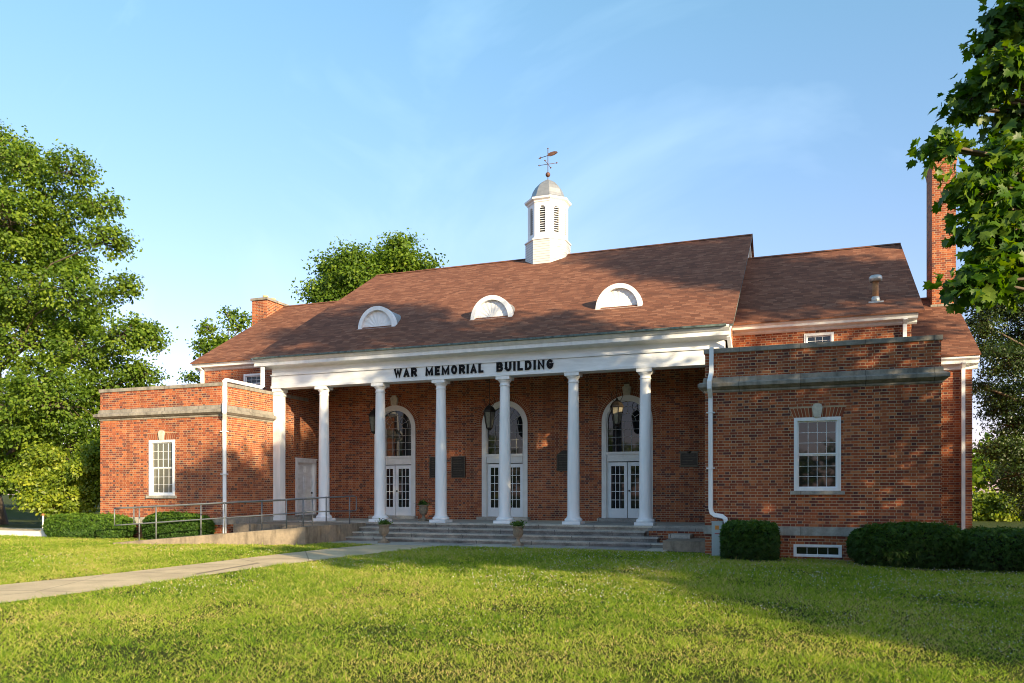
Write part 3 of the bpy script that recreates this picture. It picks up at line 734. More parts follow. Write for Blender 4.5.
for s_, xx in ((-1, -8.62), (1, 8.68)):
    gable_wall(xx, s_, .25, 6.55, MY, 11.64, 4.5)
    # upper white boarded gable
    mb = MB(); kk = .6032; z1_ = 9.9; yA = MY - (11.62 - z1_) / kk; yB = 2 * MY - yA
    mb.prism([(yA, z1_), (yB, z1_), (MY, 11.62)], 'x', xx + s_ * .01, xx + s_ * .06)
    mb.build('gable_boards', M['siding'], B)
    # rake trim boards
    mb = MB()
    for (ya, za, yb2, zb2) in ((-.6, 6.15, MY, 11.66), (2 * MY + .6, 6.15, MY, 11.66)):
        mb.face([(xx + s_ * .14, ya, za - .22), (xx + s_ * .14, yb2, zb2 - .22), (xx + s_ * .14, yb2, zb2), (xx + s_ * .14, ya, za)])
        mb.face([(xx, ya, za - .22), (xx, yb2, zb2 - .22), (xx + s_ * .14, yb2, zb2 - .22), (xx + s_ * .14, ya, za - .22)])
    mb.build('rake_trim', M['white'], B)
# right end return of crown (small boxed eave)
# side blocks (second storey behind the wings)
BY = 2.1; BR, BZ, BE = 8.30, 10.60, 6.66
for s_, x0_, x1_ in ((-1, -13.80, -8.62), (1, 8.68, 14.10)):
    hole = (-11.50, -10.50, 5.30, 6.12) if s_ < 0 else (10.93, 11.84, 5.45, 6.27)
    mb = MB(); wall(mb, 'y', BY, x0_, x1_, 3.9, 6.45, [hole], .1)
    xo = x0_ if s_ < 0 else x1_
    pts = [(xo, BY, -1), (xo, 14.5, -1), (xo, 14.5, 6.5), (xo, BR, 10.45), (xo, BY, 6.55)]
    mb.face(pts if s_ > 0 else list(reversed(pts))); mb.build('wall', M['brick'], B)
    dh_window(hole, BY, False, False, (2, 2), 3, fw=.08, arch=False)
    mb = MB(); mb.prism([(BY - .002, 6.36), (BY - .06, 6.40), (BY - .06, 6.47), (BY - .30, 6.49), (BY - .32, 6.56), (BY - .38, 6.60), (BY - .40, 6.655), (BY, 6.655)], 'x', (x0_ - .15) if s_ < 0 else x0_, x1_ if s_ < 0 else x1_ + .15)
    mb.build('crown_moulding', M['white'], B)
    gable_roof(x0_ - .18 if s_ < 0 else 8.70, -8.5 if s_ < 0 else x1_ + .32, BY - .44, BE + .02, BR, BZ + (.0 if s_ < 0 else .10), .05, 'shingle')
# end white leader on blocks
def leader(pts, r=.058, mat='white'):
    mb = MB(); mb.tube(pts, r, 4, 0, True, False, square=True); mb.build('downspout', M[mat], B)
leader([(-13.62, BY - .3, 6.5), (-13.62, BY - .1, 6.35), (-13.62, BY - .08, 4.7)])
leader([(13.90, BY - .3, 6.5), (13.90, BY - .1, 6.35), (13.90, BY - .08, 4.7)])
leader([(8.77, -.55, 5.86), (8.80, -.30, 5.5), (8.80, -.25, 4.96)])
# front left: gutter -> over coping -> down the corner of the wing
leader([(-8.42, -.62, 5.85), (-8.42, -.62, 5.12), (-8.39, -.80, 5.05), (-8.30, -2.8, 5.06), (-8.22, -2.96, 5.00), (-8.20, -2.97, 4.25), (-8.05, -3.18, 4.0), (-8.02, -3.20, 3.85), (-8.20, -2.99, 3.62), (-8.20, -2.98, .0), (-8.20, -2.98, -.6)])
# front right
leader([(8.59, RF - .06, 4.98), (8.59, RF - .10, 4.30), (8.56, RF - .30, 4.02), (8.56, RF - .30, 3.86), (8.57, RF - .09, 3.6), (8.57, RF - .07, .62), (8.60, RF - .09, .50), (8.68, RF - .12, .44), (8.88, RF - .14, .41), (8.96, RF - .16, .35), (8.98, RF - .17, .20)], .058)
for zz in (3.2, 1.7):
    mb = MB(); mb.box(8.46, 8.68, RF - .155, RF - .001, zz, zz + .03); mb.build('pipe_strap', M['white_old'], B)
    mb = MB(); mb.box(-8.31, -8.09, -3.09, -2.92, zz, zz + .03); mb.build('pipe_strap', M['white_old'], B)

# right end block
EX, EY = 15.95, 3.1
mb = MB(); wall(mb, 'y', EY, 14.10, EX, -1.4, 5.25, [], .1); pts = [(EX, EY, -1.4), (EX, 13.0, -1.4), (EX, 13.0, 5.3), (EX, 8.0, 8.35), (EX, EY, 5.4)]
mb.face(pts); mb.box(15.62 - .16, 15.62 + .16, EY - .06, EY, -1.4, 5.2) if False else None
mb.build('wall', M['brick'], B)
mb = MB(); mb.prism([(EY - .002, 4.98), (EY - .04, 5.0), (EY - .04, 5.12), (EY - .25, 5.15), (EY - .26, 5.24), (EY - .34, 5.30), (EY - .34, 5.38), (EY, 5.38)], 'x', 14.12, EX + .15)
mb.build('crown_moulding', M['white'], B)
gable_roof(14.32, EX + .18, EY - .38, 5.42, 7.9, 8.42, .05, 'shingle')
leader([(15.68, EY - .25, 5.2), (15.68, EY - .09, 5.0), (15.68, EY - .09, -.7)], .055)

# --- chimneys
def chimney(x0, x1, y0, y1, z0, z1, pots):
    mb = MB(); mb.box(x0, x1, y0, y1, z0, z1 - .55)
    mb.prism([(x0, z1 - .55), (x1, z1 - .55), (x1 + .05, z1 - .12), (x0 - .05, z1 - .12)], 'y', y0 - .02, y1 + .02) if not pots else mb.box(x0, x1, y0, y1, z1 - .549, z1 - .12)
    c = mb.build('chimney', M['brick'], B)
    mb = MB(); mb.box(x0 - .06, x1 + .06, y0 - .06, y1 + .06, z1 - .118, z1); mb.build('cap', M['cornice'], c)
    if pots:
        for i, yy in enumerate((y0 + .35, y0 + .95)):
            mb = MB(); mb.lathe([(.13, 0), (.12, .10), (.14, .14), (.14, .18), (.10, .18), (.10, .05)], ((x0 + x1) / 2 + .1, yy, z1), 14); mb.build('chimney_pot', M['pot_clay'], c)
    else:
        mb = MB(); mb.box(x0 - .05, x1 + .05, y0 - .05, y1 + .05, z0 + .0, 7.95); mb.build('base_course', M['cornice'], c)
    return c
chimney(15.33, 16.11, 7.0, 8.4, 5.0, 13.5, False)
chimney(-14.90, -14.02, 6.9, 8.6, -1.0, 10.75, True)

# --- dormers
for dxc in (-4.66, .14, 4.90):
    r_ = .82; y_ = 1.40; zb_ = 7.43; N = 20
    mb = MB()
    def q(r, i, y, dz=0): t = math.pi * i / N; return (dxc - r * math.cos(t), y, zb_ + .03 + r * 1.05 * math.sin(t) + dz)
    for i in range(N):
        mb.face([q(r_ - .15, i, y_), q(r_, i, y_), q(r_, i + 1, y_), q(r_ - .15, i + 1, y_)][::-1])
        mb.face([q(r_ - .15, i, y_), q(r_ - .15, i + 1, y_), q(r_ - .15, i + 1, y_ + .14), q(r_ - .15, i, y_ + .14)])
        mb.face([q(r_, i, y_), q(r_, i, y_ + .22), q(r_, i + 1, y_ + .22), q(r_, i + 1, y_)])
    mb.box(dxc - r_ - .03, dxc + r_ + .03, y_ - .03, y_ + .2, zb_ - .04, zb_ + .03)
    D = mb.build('dormer', M['white'], B)
    mb = MB(); cpt = (dxc, y_ + .13, zb_ + .03)
    for i in range(N):
        zz = .0; mb.face([cpt, q(r_ - .14, i, y_ + .13 + (.02 if i % 2 else 0)), q(r_ - .14, i + 1, y_ + .13 + (.0 if i % 2 else .02))][::-1])
    mb.build('fan_panel', M['white'], D)
    mb = MB()
    for i in range(N):
        def back(i):
            p = q(r_ - .03, i, 0); return (p[0], -.78 + (p[2] - 6.18) / k + .05, p[2])
        mb.face([q(r_ - .03, i, y_ + .2), back(i), back(i + 1), q(r_ - .03, i + 1, y_ + .2)], 0, None, True)
    mb.build('barrel_roof', M['lead'], D)

# --- roof vent
vx, vy = 13.12, 2.75; vz = BE + (vy - 1.66) * k + .02
V = MB(); V.lathe([(.10, -.1), (.10, .62)], (vx, vy, vz), 14); Vo = V.build('roof_vent', M['rust'], B)
V = MB(); V.lathe([(.13, .60), (.20, .62), (.20, .76), (.16, .80), (.0, .82)], (vx, vy, vz), 14); V.build('cap', M['galv'], Vo)
V = MB(); V.prism([(vx - .22, vy - .2), (vx + .22, vy - .2), (vx + .22, vy + .2), (vx - .22, vy + .2)], 'z', vz - .16, vz - .07); V.lathe([(.15, -.1), (.13, .05), (.105, .12)], (vx, vy, vz), 14); V.build('flashing', M['galv'], Vo)

# --- cupola
cx_, cy_ = 0.0, MY; rot = math.pi / 8
def octp(r): return [(cx_ + r * .915 * math.cos(rot + math.pi / 4 * i), cy_ + r * .915 * math.sin(rot + math.pi / 4 * i)) for i in range(8)]
def octstage(mb, r0, z0, r1, z1):
    a, b_ = octp(r0), octp(r1)
    for i in range(8):
        j = (i + 1) % 8; L = math.dist(a[i], a[j])
        mb.face([(*a[i], z0), (*a[j], z0), (*b_[j], z1), (*b_[i], z1)], 0, [(0, z0), (L, z0), (L, z1), (0, z1)])
mb = MB(); octstage(mb, 1.13, 10.4, 1.12, 12.320)
C_ = mb.build('cupola', M['siding'], B)
mb = MB(); octstage(mb, 1.17, 12.320, 1.17, 12.361); octstage(mb, 1.12, 12.316, 1.17, 12.320); octstage(mb, 1.17, 12.361, 1.0, 12.484); mb.build('belt_moulding', M['white'], C_)
# lantern stage walls with louvre openings
mb = MB(); r_ = 1.0; a = octp(r_); z0_, z1_ = 12.484, 14.020; lz0, lz1 = 12.648, 13.713
for i in range(8):
    j = (i + 1) % 8; A = Vector((*a[i], 0)); Bv = Vector((*a[j], 0)); L = (Bv - A).length; u_ = (Bv - A) / L; nn = Vector((u_.y, -u_.x, 0)); hw = .145
    if nn.dot(Vector((a[i][0] - cx_, a[i][1] - cy_, 0))) < 0: nn = -nn
    def Pq(s_, z, d=0): p = A + u_ * s_ - nn * d; return (p.x, p.y, z)
    m0, m1 = L / 2 - hw, L / 2 + hw
    for (s0, s1, za, zb_) in ((0, m0, z0_, z1_), (m1, L, z0_, z1_), (m0, m1, z0_, lz0)): mb.face([Pq(s0, za), Pq(s1, za), Pq(s1, zb_), Pq(s0, zb_)])
    N = 8
    for q_ in range(N):
        t0, t1 = math.pi - math.pi * q_ / N, math.pi - math.pi * (q_ + 1) / N
        sa, sb = L / 2 + hw * math.cos(t0), L / 2 + hw * math.cos(t1); za, zb_ = lz1 + hw * math.sin(t0), lz1 + hw * math.sin(t1)
        mb.face([Pq(sa, za), Pq(sb, zb_), Pq(sb, z1_), Pq(sa, z1_)])
        mb.face([Pq(sa, za), Pq(sb, zb_), Pq(sb, zb_, .12), Pq(sa, za, .12)])
    for s_ in (m0, m1): mb.face([Pq(s_, lz0), Pq(s_, lz1), Pq(s_, lz1, .12), Pq(s_, lz0, .12)])
    lv = MB(); ns = 12
    for q_ in range(ns):
        z = lz0 + (lz1 + hw - lz0) * q_ / ns; h_ = .035
        ww = hw if z < lz1 else max(.02, math.sqrt(max(0, hw ** 2 - (z + .03 - lz1) ** 2)))
        lv.face([Pq(L / 2 - ww, z, .02), Pq(L / 2 + ww, z, .02), Pq(L / 2 + ww, z + .055, .085), Pq(L / 2 - ww, z + .055, .085)])
        lv.face([Pq(L / 2 - ww, z, .02), Pq(L / 2 + ww, z, .02), Pq(L / 2 + ww, z + .015, .02), Pq(L / 2 - ww, z + .015, .02)])
    lv.build('louvre', M['white'], C_)
mb.build('belfry_stage', M['white'], C_)
mb = MB(); octstage(mb, .86, 12.515, .86, 14.000); mb.build('dark_core', M['dark'], C_)
mb = MB()
for (r0, za, r1, zb_) in ((1.0, 14.000, 1.04, 14.030), (1.04, 14.030, 1.05, 14.080), (1.05, 14.080, 1.16, 14.140), (1.16, 14.140, 1.17, 14.220), (1.17, 14.220, .9, 14.300)): octstage(mb, r0, za, r1, zb_)
mb.build('cupola_cornice', M['white'], C_)
mb = MB(); pr = [(1.0, 14.280), (.90, 14.360), (.83, 14.500), (.76, 14.700), (.63, 14.900), (.44, 15.080), (.24, 15.200), (.07, 15.280), (.03, 15.321)]
for p_, q_ in zip(pr, pr[1:]): octstage(mb, p_[0], p_[1], q_[0], q_[1])
D_ = mb.build('dome', M['lead'], C_)
mb = MB(); mb.tube([(0, MY, 15.250), (0, MY, 16.695)], .018, 8)
for zc_, r in ((15.527, .11),):
    mb.lathe([(.001, -r)] + [(r * math.cos(t), r * math.sin(t)) for t in np.linspace(-1.3, 1.3, 9)] + [(.001, r)], (0, MY, zc_), 16)
mb.lathe([(.001, -.04), (.04, 0), (.001, .04)], (0, MY, 16.716), 8)
for d_ in ((1, 0), (0, 1)):
    mb.tube([(-.42 * d_[0], MY - .42 * d_[1], 16.003), (.42 * d_[0], MY + .42 * d_[1], 16.003)], .012, 6)
    for s_ in (-1, 1): mb.lathe([(.001, -.045), (.045, 0), (.001, .045)], (.42 * d_[0] * s_, MY + .42 * d_[1] * s_, 16.003), 8)
mb.tube([(-.42, MY + .05, 16.354), (.4, MY - .05, 16.437)], .014, 6)
mb.prism([(-.02, 16.395), (.10, 16.344), (.30, 16.375), (.46, 16.457), (.44, 16.509), (.30, 16.540), (.14, 16.519), (.03, 16.478)], 'y', MY - .03, MY + .01)
mb.prism([(-.46, 16.333), (-.34, 16.302), (-.36, 16.364), (-.34, 16.416)], 'y', MY + .02, MY + .04)
mb.build('weathervane', M['copper'], C_)

# ------------------------------------------------------------------ ramp + railings
def rline(t, off=0):     # t = 0 right end, 1 left end
    P0, P1 = Vector((-4.0, -4.2, 0)), Vector((-10.36, -5.77, 0)); d = (P1 - P0).normalized(); nn = Vector((d.y, -d.x, 0))
    if nn.y < 0: nn = -nn
    p = P0 + (P1 - P0) * t + nn * off; return p
def rz(t): return -.04 - .55 * min(1.05, t)
rm = empty('access_ramp', (-4, -4.2, -.6)); tag(rm, 'stained concrete access ramp rising diagonally to the left end of the porch steps', 'ramp')
mb = MB(); ts = [0, .2, .4, .6, .8, 1.0]
Wd = 1.25
for a, b_ in zip(ts, ts[1:]):
    p0, p1, q0, q1 = rline(a), rline(b_), rline(a, Wd), rline(b_, Wd); za, zb_ = rz(a), rz(b_)
    def v3(p, z): return (p.x, p.y, z)
    mb.face([v3(p1, zb_), v3(p0, za), v3(q0, za), v3(q1, zb_)]); mb.face([v3(p1, -.95), v3(p0, -.95), v3(p0, za), v3(p1, zb_)])
    mb.face([v3(q0, -.95), v3(q1, -.95), v3(q1, zb_), v3(q0, za)])
mb.build('ramp_slope', M['concrete'], rm)
mb = MB(); x0_ = -4.0
mb.prism([(-4.0, -4.2), (-4.0, -.48), (-8.0, -.48), (-8.0, -3.6), (-7.5, -3.2), (-5.2, -3.0 - .0)][:2] + [(-7.9, -.48), (-7.9, -2.9), (-4.6, -3.0), (-4.3, -4.2)], 'z', -.95, -.032)
mb.build('landing', M['concrete'], rm)

def railing(off, ts_post, label, name='handrail', loose=True, endpts=None):
    g = empty(name, rline(.5, off)); tag(g, label, 'railing', 'pair of ramp handrails')
    def top(t): return .87 - .33 * t
    def mid(t): return .43 - .45 * t
    pts = [(*rline(t, off).xy, top(t)) for t in np.linspace(0, .95, 12)]
    if loose: pts += [(*rline(1.0, off).xy, top(1.0))]
    m_ = MB(); m_.tube(pts + ([] if not endpts else []), .026, 8); m_.build('top_rail', M['rail'], g)
    pts = [(*rline(t, off).xy, mid(t)) for t in np.linspace(0, .95, 12)] + ([(*rline(1.0, off).xy, mid(1.0))] if loose else [])
    m_ = MB(); m_.tube(pts, .022, 8); m_.build('lower_rail', M['rail'], g)
    for t in ts_post:
        p = rline(t, off); m_ = MB(); m_.tube([(p.x, p.y, rz(t) - .06), (p.x, p.y, top(t))], .022, 8); m_.build('post', M['rail'], g)
    if loose:
        p = rline(1.0, off); m_ = MB(); m_.tube([(p.x, p.y, mid(1)), (p.x, p.y, top(1))], .02, 8); m_.build('end_loop', M['rail'], g)
    return g
# front posts measured in the photo, as fractions of the line
railing(.08, [.015, .10, .418, .778], 'front grey pipe handrail along the ramp, with posts standing out over the lawn')
railing(1.17, [.03, .30, .63, .97], 'rear grey pipe handrail along the ramp, nearer the clipped shrubs')
# end return rail along the top landing
g = empty('landing_rail', (-4.08, -2.5, 0)); tag(g, 'short grey pipe rail at the top landing, running back toward the second column', 'railing')
m_ = MB(); m_.tube([(-4.08, -4.1, .87), (-4.08, -1.15, .94), (-4.08, -1.0, .90), (-4.08, -1.0, .45), (-4.08, -1.1, .42)], .024, 8); m_.build('top_rail', M['rail'], g)
m_ = MB(); m_.tube([(-4.08, -4.1, .44), (-4.08, -1.1, .42)], .02, 8); m_.build('lower_rail', M['rail'], g)
for yy in (-2.9, -1.45):
    m_ = MB(); m_.tube([(-4.08, yy, -.05), (-4.08, yy, .93)], .022, 8); m_.build('post', M['rail'], g)

# low concrete block right of the steps, and small slab
mb = MB(); mb.box(7.10, 8.37, -2.6, -.50, -.95, -.34)
o = mb.build('concrete_block', M['concrete']); tag(o, 'low stained concrete block between the steps and the right wing', 'concrete block')
mb = MB(); mb.box(7.05, 7.7, -1.3, -.5, -.338, -.22)
o = mb.build('stone_slab', M['steps']); tag(o, 'small loose grey stone slab on the end of the low block', 'stone slab')

# utility box
ub = empty('utility_box', (8.75, RF - .1, -.7)); tag(ub, 'tall narrow grey utility box with orange sticker under the right downspout', 'utility box')
m_ = MB(); m_.box(8.61, 8.89, RF - .22, RF - .045, -.9, .26); m_.build('housing', M['box'], ub)
m_ = MB(); m_.box(8.60, 8.90, RF - .23, RF - .044, .262, .285); m_.build('lid', M['box'], ub)
m_ = MB(); m_.box(8.70, 8.80, RF - .224, RF - .2205, .06, .17); m_.build('sticker', M['sticker'], ub)
m_ = MB(); m_.box(8.69, 8.82, RF - .224, RF - .2205, -.06, -.035); m_.build('warning_strip', M['red_sticker'], ub)

# ------------------------------------------------------------------ plaques
def plaque(x0, x1, z0, z1, arch, label, rim=False):
    g = empty('wall_plaque', ((x0 + x1) / 2, PW, z0)); tag(g, label, 'plaque')
    m_ = MB(); xm = (x0 + x1) / 2; w = (x1 - x0)
    if arch: poly = [(x0, z0), (x1, z0), (x1, z1 - .14), (x1 - .1, z1 - .10), (xm + .08, z1), (xm - .08, z1), (x0 + .1, z1 - .10), (x0, z1 - .14)]
    else: poly = [(x0, z0), (x1, z0), (x1, z1), (x0, z1)]
    m_.prism(poly, 'y', PW - .05, PW - .001); m_.build('plate', M['bronze'], g)
    e = MB(); t = .03; zt = z1 - (.14 if arch else 0)
    e.box(x0, x1, PW - .062, PW - .051, z0, z0 + t); e.box(x0, x1, PW - .062, PW - .051, zt - t, zt); e.box(x0, x0 + t, PW - .062, PW - .051, z0 + t, zt - t); e.box(x1 - t, x1, PW - .062, PW - .051, z0 + t, zt - t)
    e.build('rim', M['bronze_edge'], g)
    if rim: s_ = MB(); s_.box(x0 - .05, x1 + .05, PW - .02, PW - .002, z0 - .05, z0); s_.box(x0 - .05, x1 + .05, PW - .02, PW - .002, z1, z1 + .05); s_.lathe([(.001, -.05), (.06, -.02), (.06, .04), (.001, .05)], (xm, PW - .06, z1 + .01), 10); s_.build('surround', M['bronze_edge'], g)
    # raised text lines
    tl = MB(); n = max(3, int((zt - z0) / .09))
    for i in range(1, n): tl.box(x0 + .08, x1 - .08 - .05 * (i % 3), PW - .056, PW - .0505, z0 + (zt - z0) * i / n - .008, z0 + (zt - z0) * i / n + .008)
    tl.build('raised_lines', M['bronze_edge'], g)
plaque(-3.22, -2.66, 1.66, 2.51, False, 'tall bronze plaque partly hidden behind the column left of the middle doorway')
plaque(-2.25, -1.66, 1.66, 2.51, False, 'tall bronze plaque in full view just left of the middle doorway')
plaque(2.13, 2.72, 1.88, 2.66, True, 'bronze plaque with a peaked top between the middle and right doorways')
plaque(6.76, 7.38, 2.02, 2.50, False, 'wide bronze plaque with pale rim between the right doorway and right wing', True)

# ------------------------------------------------------------------ hanging lanterns
def lantern(x, label):
    g = empty('hanging_lantern', (x, 1.5, 3.5)); tag(g, label, 'lantern', 'lanterns hanging in the porch')
    c = (x, 1.5, 3.42)
    m_ = MB(); m_.lathe([(.05, -.06), (.10, 0.0), (.13, .02), (.13, .04)], c, 6, smooth=False); m_.lathe([(.22, .60), (.24, .62), (.24, .66), (.17, .78), (.10, .84), (.05, .87), (.03, .93)], c, 6, smooth=False)
    for i in range(6):
        t = 2 * math.pi * i / 6; m_.tube([(c[0] + .125 * math.cos(t), c[1] + .125 * math.sin(t), c[2] + .03), (c[0] + .225 * math.cos(t), c[1] + .225 * math.sin(t), c[2] + .62)], .012, 5)
    m_.build('frame', M['bronze'], g)
    m_ = MB(); m_.lathe([(.115, .04), (.21, .61)], c, 6, smooth=False); m_.build('glass', M['lantern_glass'], g)
    m_ = MB()
    for s_ in (-1, 1):
        m_.tube([(x + s_ * .20 * math.sin(t), 1.5, c[2] + .80 + .20 * (1 - math.cos(t)) * 1.1) for t in np.linspace(.2, 2.7, 9)], .011, 5)
    m_.tube([(x, 1.5, c[2] + .93), (x, 1.5, 5.75)], .012, 5); m_.lathe([(.02, 0), (.09, .03), (.09, .06)], (x, 1.5, 5.695), 10)
    m_.build('hanger', M['bronze'], g)
lantern(-4.82, 'dark metal lantern hanging before the left arched doorway')
lantern(0.04, 'dark metal lantern hanging before the middle arched doorway')
lantern(4.82, 'dark metal lantern hanging before the right arched doorway')

# ------------------------------------------------------------------ foliage toolkit
def leaf_template(kind):
    if kind == 'diamond':
        v = [(0, 0, 0), (.34, .45, .06), (0, 1, 0), (-.34, .45, .06)]; f = [(0, 1, 2), (0, 2, 3)]
    elif kind == 'lobed':
        o = [(0, 0), (.16, .10), (.48, .06), (.40, .30), (.62, .52), (.34, .58), (.30, .86), (.12, .78), (0, 1.05), (-.12, .78), (-.30, .86), (-.34, .58), (-.62, .52), (-.40, .30), (-.48, .06), (-.16, .10)]
        v = [(x, y, .22 * abs(x) - .34 * (y - .4) ** 2) for x, y in o] + [(0, .42, -.03)]
        c = len(v) - 1; f = [(c, i, (i + 1) % len(o)) for i in range(len(o))]
    elif kind == 'sprig':      # small cluster of three narrow leaves
        v, f = [], []
        for a in (-.9, 0, .9):
            b_ = len(v); c, s_ = math.cos(a), math.sin(a)
            for (x, y, z) in [(0, 0, 0), (.20, .5, .05), (0, 1, 0), (-.20, .5, .05)]: v.append((x * c + y * s_, -x * s_ + y * c, z + .1 * abs(a)))
            f += [(b_, b_ + 1, b_ + 2), (b_, b_ + 2, b_ + 3)]
    return np.array(v, float), np.array(f, int)
def leaves_mesh(name, P, size, mat, kind='diamond', parent=None, up=.5, rnd=None, jitter=.35, outdir=None, droop=0):
    """P (n,3) leaf bases"""
    n = len(P); V, F = leaf_template(kind)
    nrm = rng.normal(size=(n, 3)); nrm[:, 2] = np.abs(nrm[:, 2]) + up * 1.0
    if outdir is not None: nrm += outdir * .9
    nrm /= np.linalg.norm(nrm, axis=1)[:, None]
    d = rng.normal(size=(n, 3)); d[:, 2] -= droop
    if outdir is not None: d += outdir * .8
    d -= nrm * (d * nrm).sum(1)[:, None]; d /= np.linalg.norm(d, axis=1)[:, None]
    s_ = np.cross(d, nrm); sz = size * (1 + jitter * rng.uniform(-1, 1, n))
    co = P[:, None, :] + sz[:, None, None] * (V[None, :, 0, None] * s_[:, None, :] + V[None, :, 1, None] * d[:, None, :] + V[None, :, 2, None] * nrm[:, None, :])
    co = co.reshape(-1, 3); nv = len(V); nf = len(F)
    idx = (F[None] + (np.arange(n) * nv)[:, None, None]).reshape(-1, 3)
    me = bpy.data.meshes.new(name); me.vertices.add(len(co)); me.vertices.foreach_set('co', co.astype(np.float32).ravel())
    me.loops.add(len(idx) * 3); me.loops.foreach_set('vertex_index', idx.astype(np.int32).ravel())
    me.polygons.add(len(idx)); me.polygons.foreach_set('loop_start', np.arange(0, len(idx) * 3, 3, dtype=np.int32))
    me.update(calc_edges=True)
    at = me.attributes.new('rnd', 'FLOAT', 'POINT')
    r = rng.uniform(0, 1, n) if rnd is None else np.clip(rnd + rng.uniform(-.25, .25, n), 0, 1)
    at.data.foreach_set('value', np.repeat(r, nv).astype(np.float32))
    me.materials.append(mat); o = bpy.data.objects.new(name, me); COL.objects.link(o)
    if parent is not None: o.parent = parent; o.matrix_parent_inverse = Matrix.Translation(-parent_loc(parent))
    return o

def tree(name, label, cat, base, trunk_top, r0, blobs, n_leaves, size, mat, bark='bark', kind='diamond', group=None, spray=.55, sprays_per=1.0, flat=.6, up=.05, droop=.25, fork=.35, limb=.42):
    """blobs: list of (x,y,z, rx,ry,rz). Crown sprays fill the blobs; limbs reach every blob."""
    g = empty(name, base); tag(g, label, cat, group)
    bx, by, bz = base; tt = Vector(trunk_top)
    tb = MB(); bl = Vector(base) - Vector((0, 0, .3))
    n_ = 7; tp = [bl.lerp(tt, i / n_) + Vector((random.uniform(-1, 1), random.uniform(-1, 1), 0)) * r0 * .5 * (1 if 0 < i < n_ else 0) for i in range(n_ + 1)]
    tr = [r0 * (1.45 if i == 0 else 1 - .72 * i / n_) for i in range(n_ + 1)]
    tb.tube(tp, tr, 9)
    cents = []; sp_c = []; 
    vol = np.array([b_[3] * b_[4] * b_[5] for b_ in blobs]); w = vol ** (2 / 3); w /= w.sum()
    for b_, wi in zip(blobs, w):
        c = Vector(b_[:3])
        # limb leaves the trunk lower than the blob
        tz = min(1.0, max(fork, ((c.z - bz) - .55 * math.hypot(c.x - tt.x, c.y - tt.y)) / max(.1, (tt.z - bz))))
        st = bl.lerp(tt, tz); rr = r0 * (1 - .72 * tz) * limb
        L = (c - st).length; mid = st.lerp(c, .5) + Vector((0, 0, .10 * L)) + Vector([random.uniform(-1, 1) * .06 * L for _ in range(3)])
        q = [st, st.lerp(mid, .5) + Vector((0, 0, -.02 * L)), mid, mid.lerp(c, .5), c]
        tb.tube(q, [rr, rr * .8, rr * .6, rr * .42, rr * .25], 6)
        k_ = max(5, int(26 * sprays_per * (b_[3] * b_[4] * b_[5]) ** .55))
        d = rng.normal(size=(k_, 3)); d /= np.linalg.norm(d, axis=1)[:, None]
        rad = rng.uniform(.35, 1.0, k_) ** .6
        sp_ = np.array(b_[:3]) + d * rad[:, None] * np.array(b_[3:6])
        sp_c.append((sp_, np.array(b_[:3])))
        for s_ in sp_[: min(k_, 26)]:
            s_ = Vector(s_); m2 = c.lerp(s_, .55) + Vector((0, 0, .08 * (s_ - c).length))
            tb.tube([c.lerp(q[3], random.random() * .6), m2, s_], [rr * .22 + .012, .02, .008], 4, 0, False)
    tb.build('trunk', M[bark], g)
    allp = []; out = []; rn = []
    ns = sum(len(a) for a, _ in sp_c); per = n_leaves / ns
    for sp_, c in sp_c:
        for s_ in sp_:
            m_ = max(4, int(per * random.uniform(.45, 1.6)))
            rr = spray * random.uniform(.6, 1.35)
            o_ = rng.normal(size=(m_, 3)) * .5; o_ /= np.maximum(1, np.linalg.norm(o_, axis=1)[:, None] / 1.15)
            pts = s_ + o_ * np.array([rr, rr, rr * flat]); 
            dd = pts - c; dd[:, 2] *= .6; dd /= np.linalg.norm(dd, axis=1)[:, None] + 1e-6
            allp.append(pts); out.append(dd); rn.append(np.full(m_, .5 + random.uniform(-.3, .3)))
    P_ = np.concatenate(allp); O_ = np.concatenate(out); R_ = np.concatenate(rn)
    leaves_mesh('crown', P_, size, mat, kind, g, up, R_, outdir=O_, droop=droop)
    return g

def W(px, py, Z, ):      # a point seen in this direction at this depth, used only to survey positions
    xc = (px - 512) / FPX * Z; zc = Z
    return (CX + zc * -math.sin(YAW) + xc * math.cos(YAW), CY + zc * math.cos(YAW) + xc * math.sin(YAW), CH + (HOR - py) / FPX * Z)

# big left oak
blobs = []
Zt = 41.0
for (px, py, r, dz) in [(22, 165, 26, 0), (0, 150, 30, 1.5), (72, 170, 20, -1), (50, 205, 34, .5), (98, 205, 18, 0), (10, 220, 40, -1), (60, 250, 36, 1.5), (108, 240, 18, -1.5), (15, 290, 42, 0), (75, 290, 34, -1.5), (120, 285, 14, 0),
                        (30, 345, 40, 1), (85, 350, 36, 0), (128, 335, 22, -1), (150, 335, 16, 0), (60, 400, 40, -1.5), (110, 385, 30, 1), (142, 372, 16, 0), (20, 410, 40, -1), (-30, 200, 42, 0), (-60, 260, 46, 0), (-50, 340, 46, 1),
                        (-90, 320, 44, 0), (-100, 240, 40, 0), (-50, 410, 44, 0), (20, 455, 34, 1.5), (70, 450, 36, 1), (110, 440, 26, 3), (-20, 470, 30, 0), (30, 250, 40, 3.5), (60, 320, 40, 4.0), (-20, 300, 40, 4.5), (40, 400, 40, 4.0), (100, 410, 30, 4)]:
    p = W(px, py, Zt + dz); rr = r / FPX * Zt; blobs.append((*p, rr, rr * 1.15, rr * .82))
tree('oak_tree', 'tall spreading green oak beyond the left wing, filling the left edge', 'tree', (-30.0, 4.5, -.65), (-29.3, 4.8, 12.5), .62, blobs, 125000, .175, M['leaf_oak'], spray=.60, sprays_per=1.35, flat=.62, fork=.22, limb=.26)
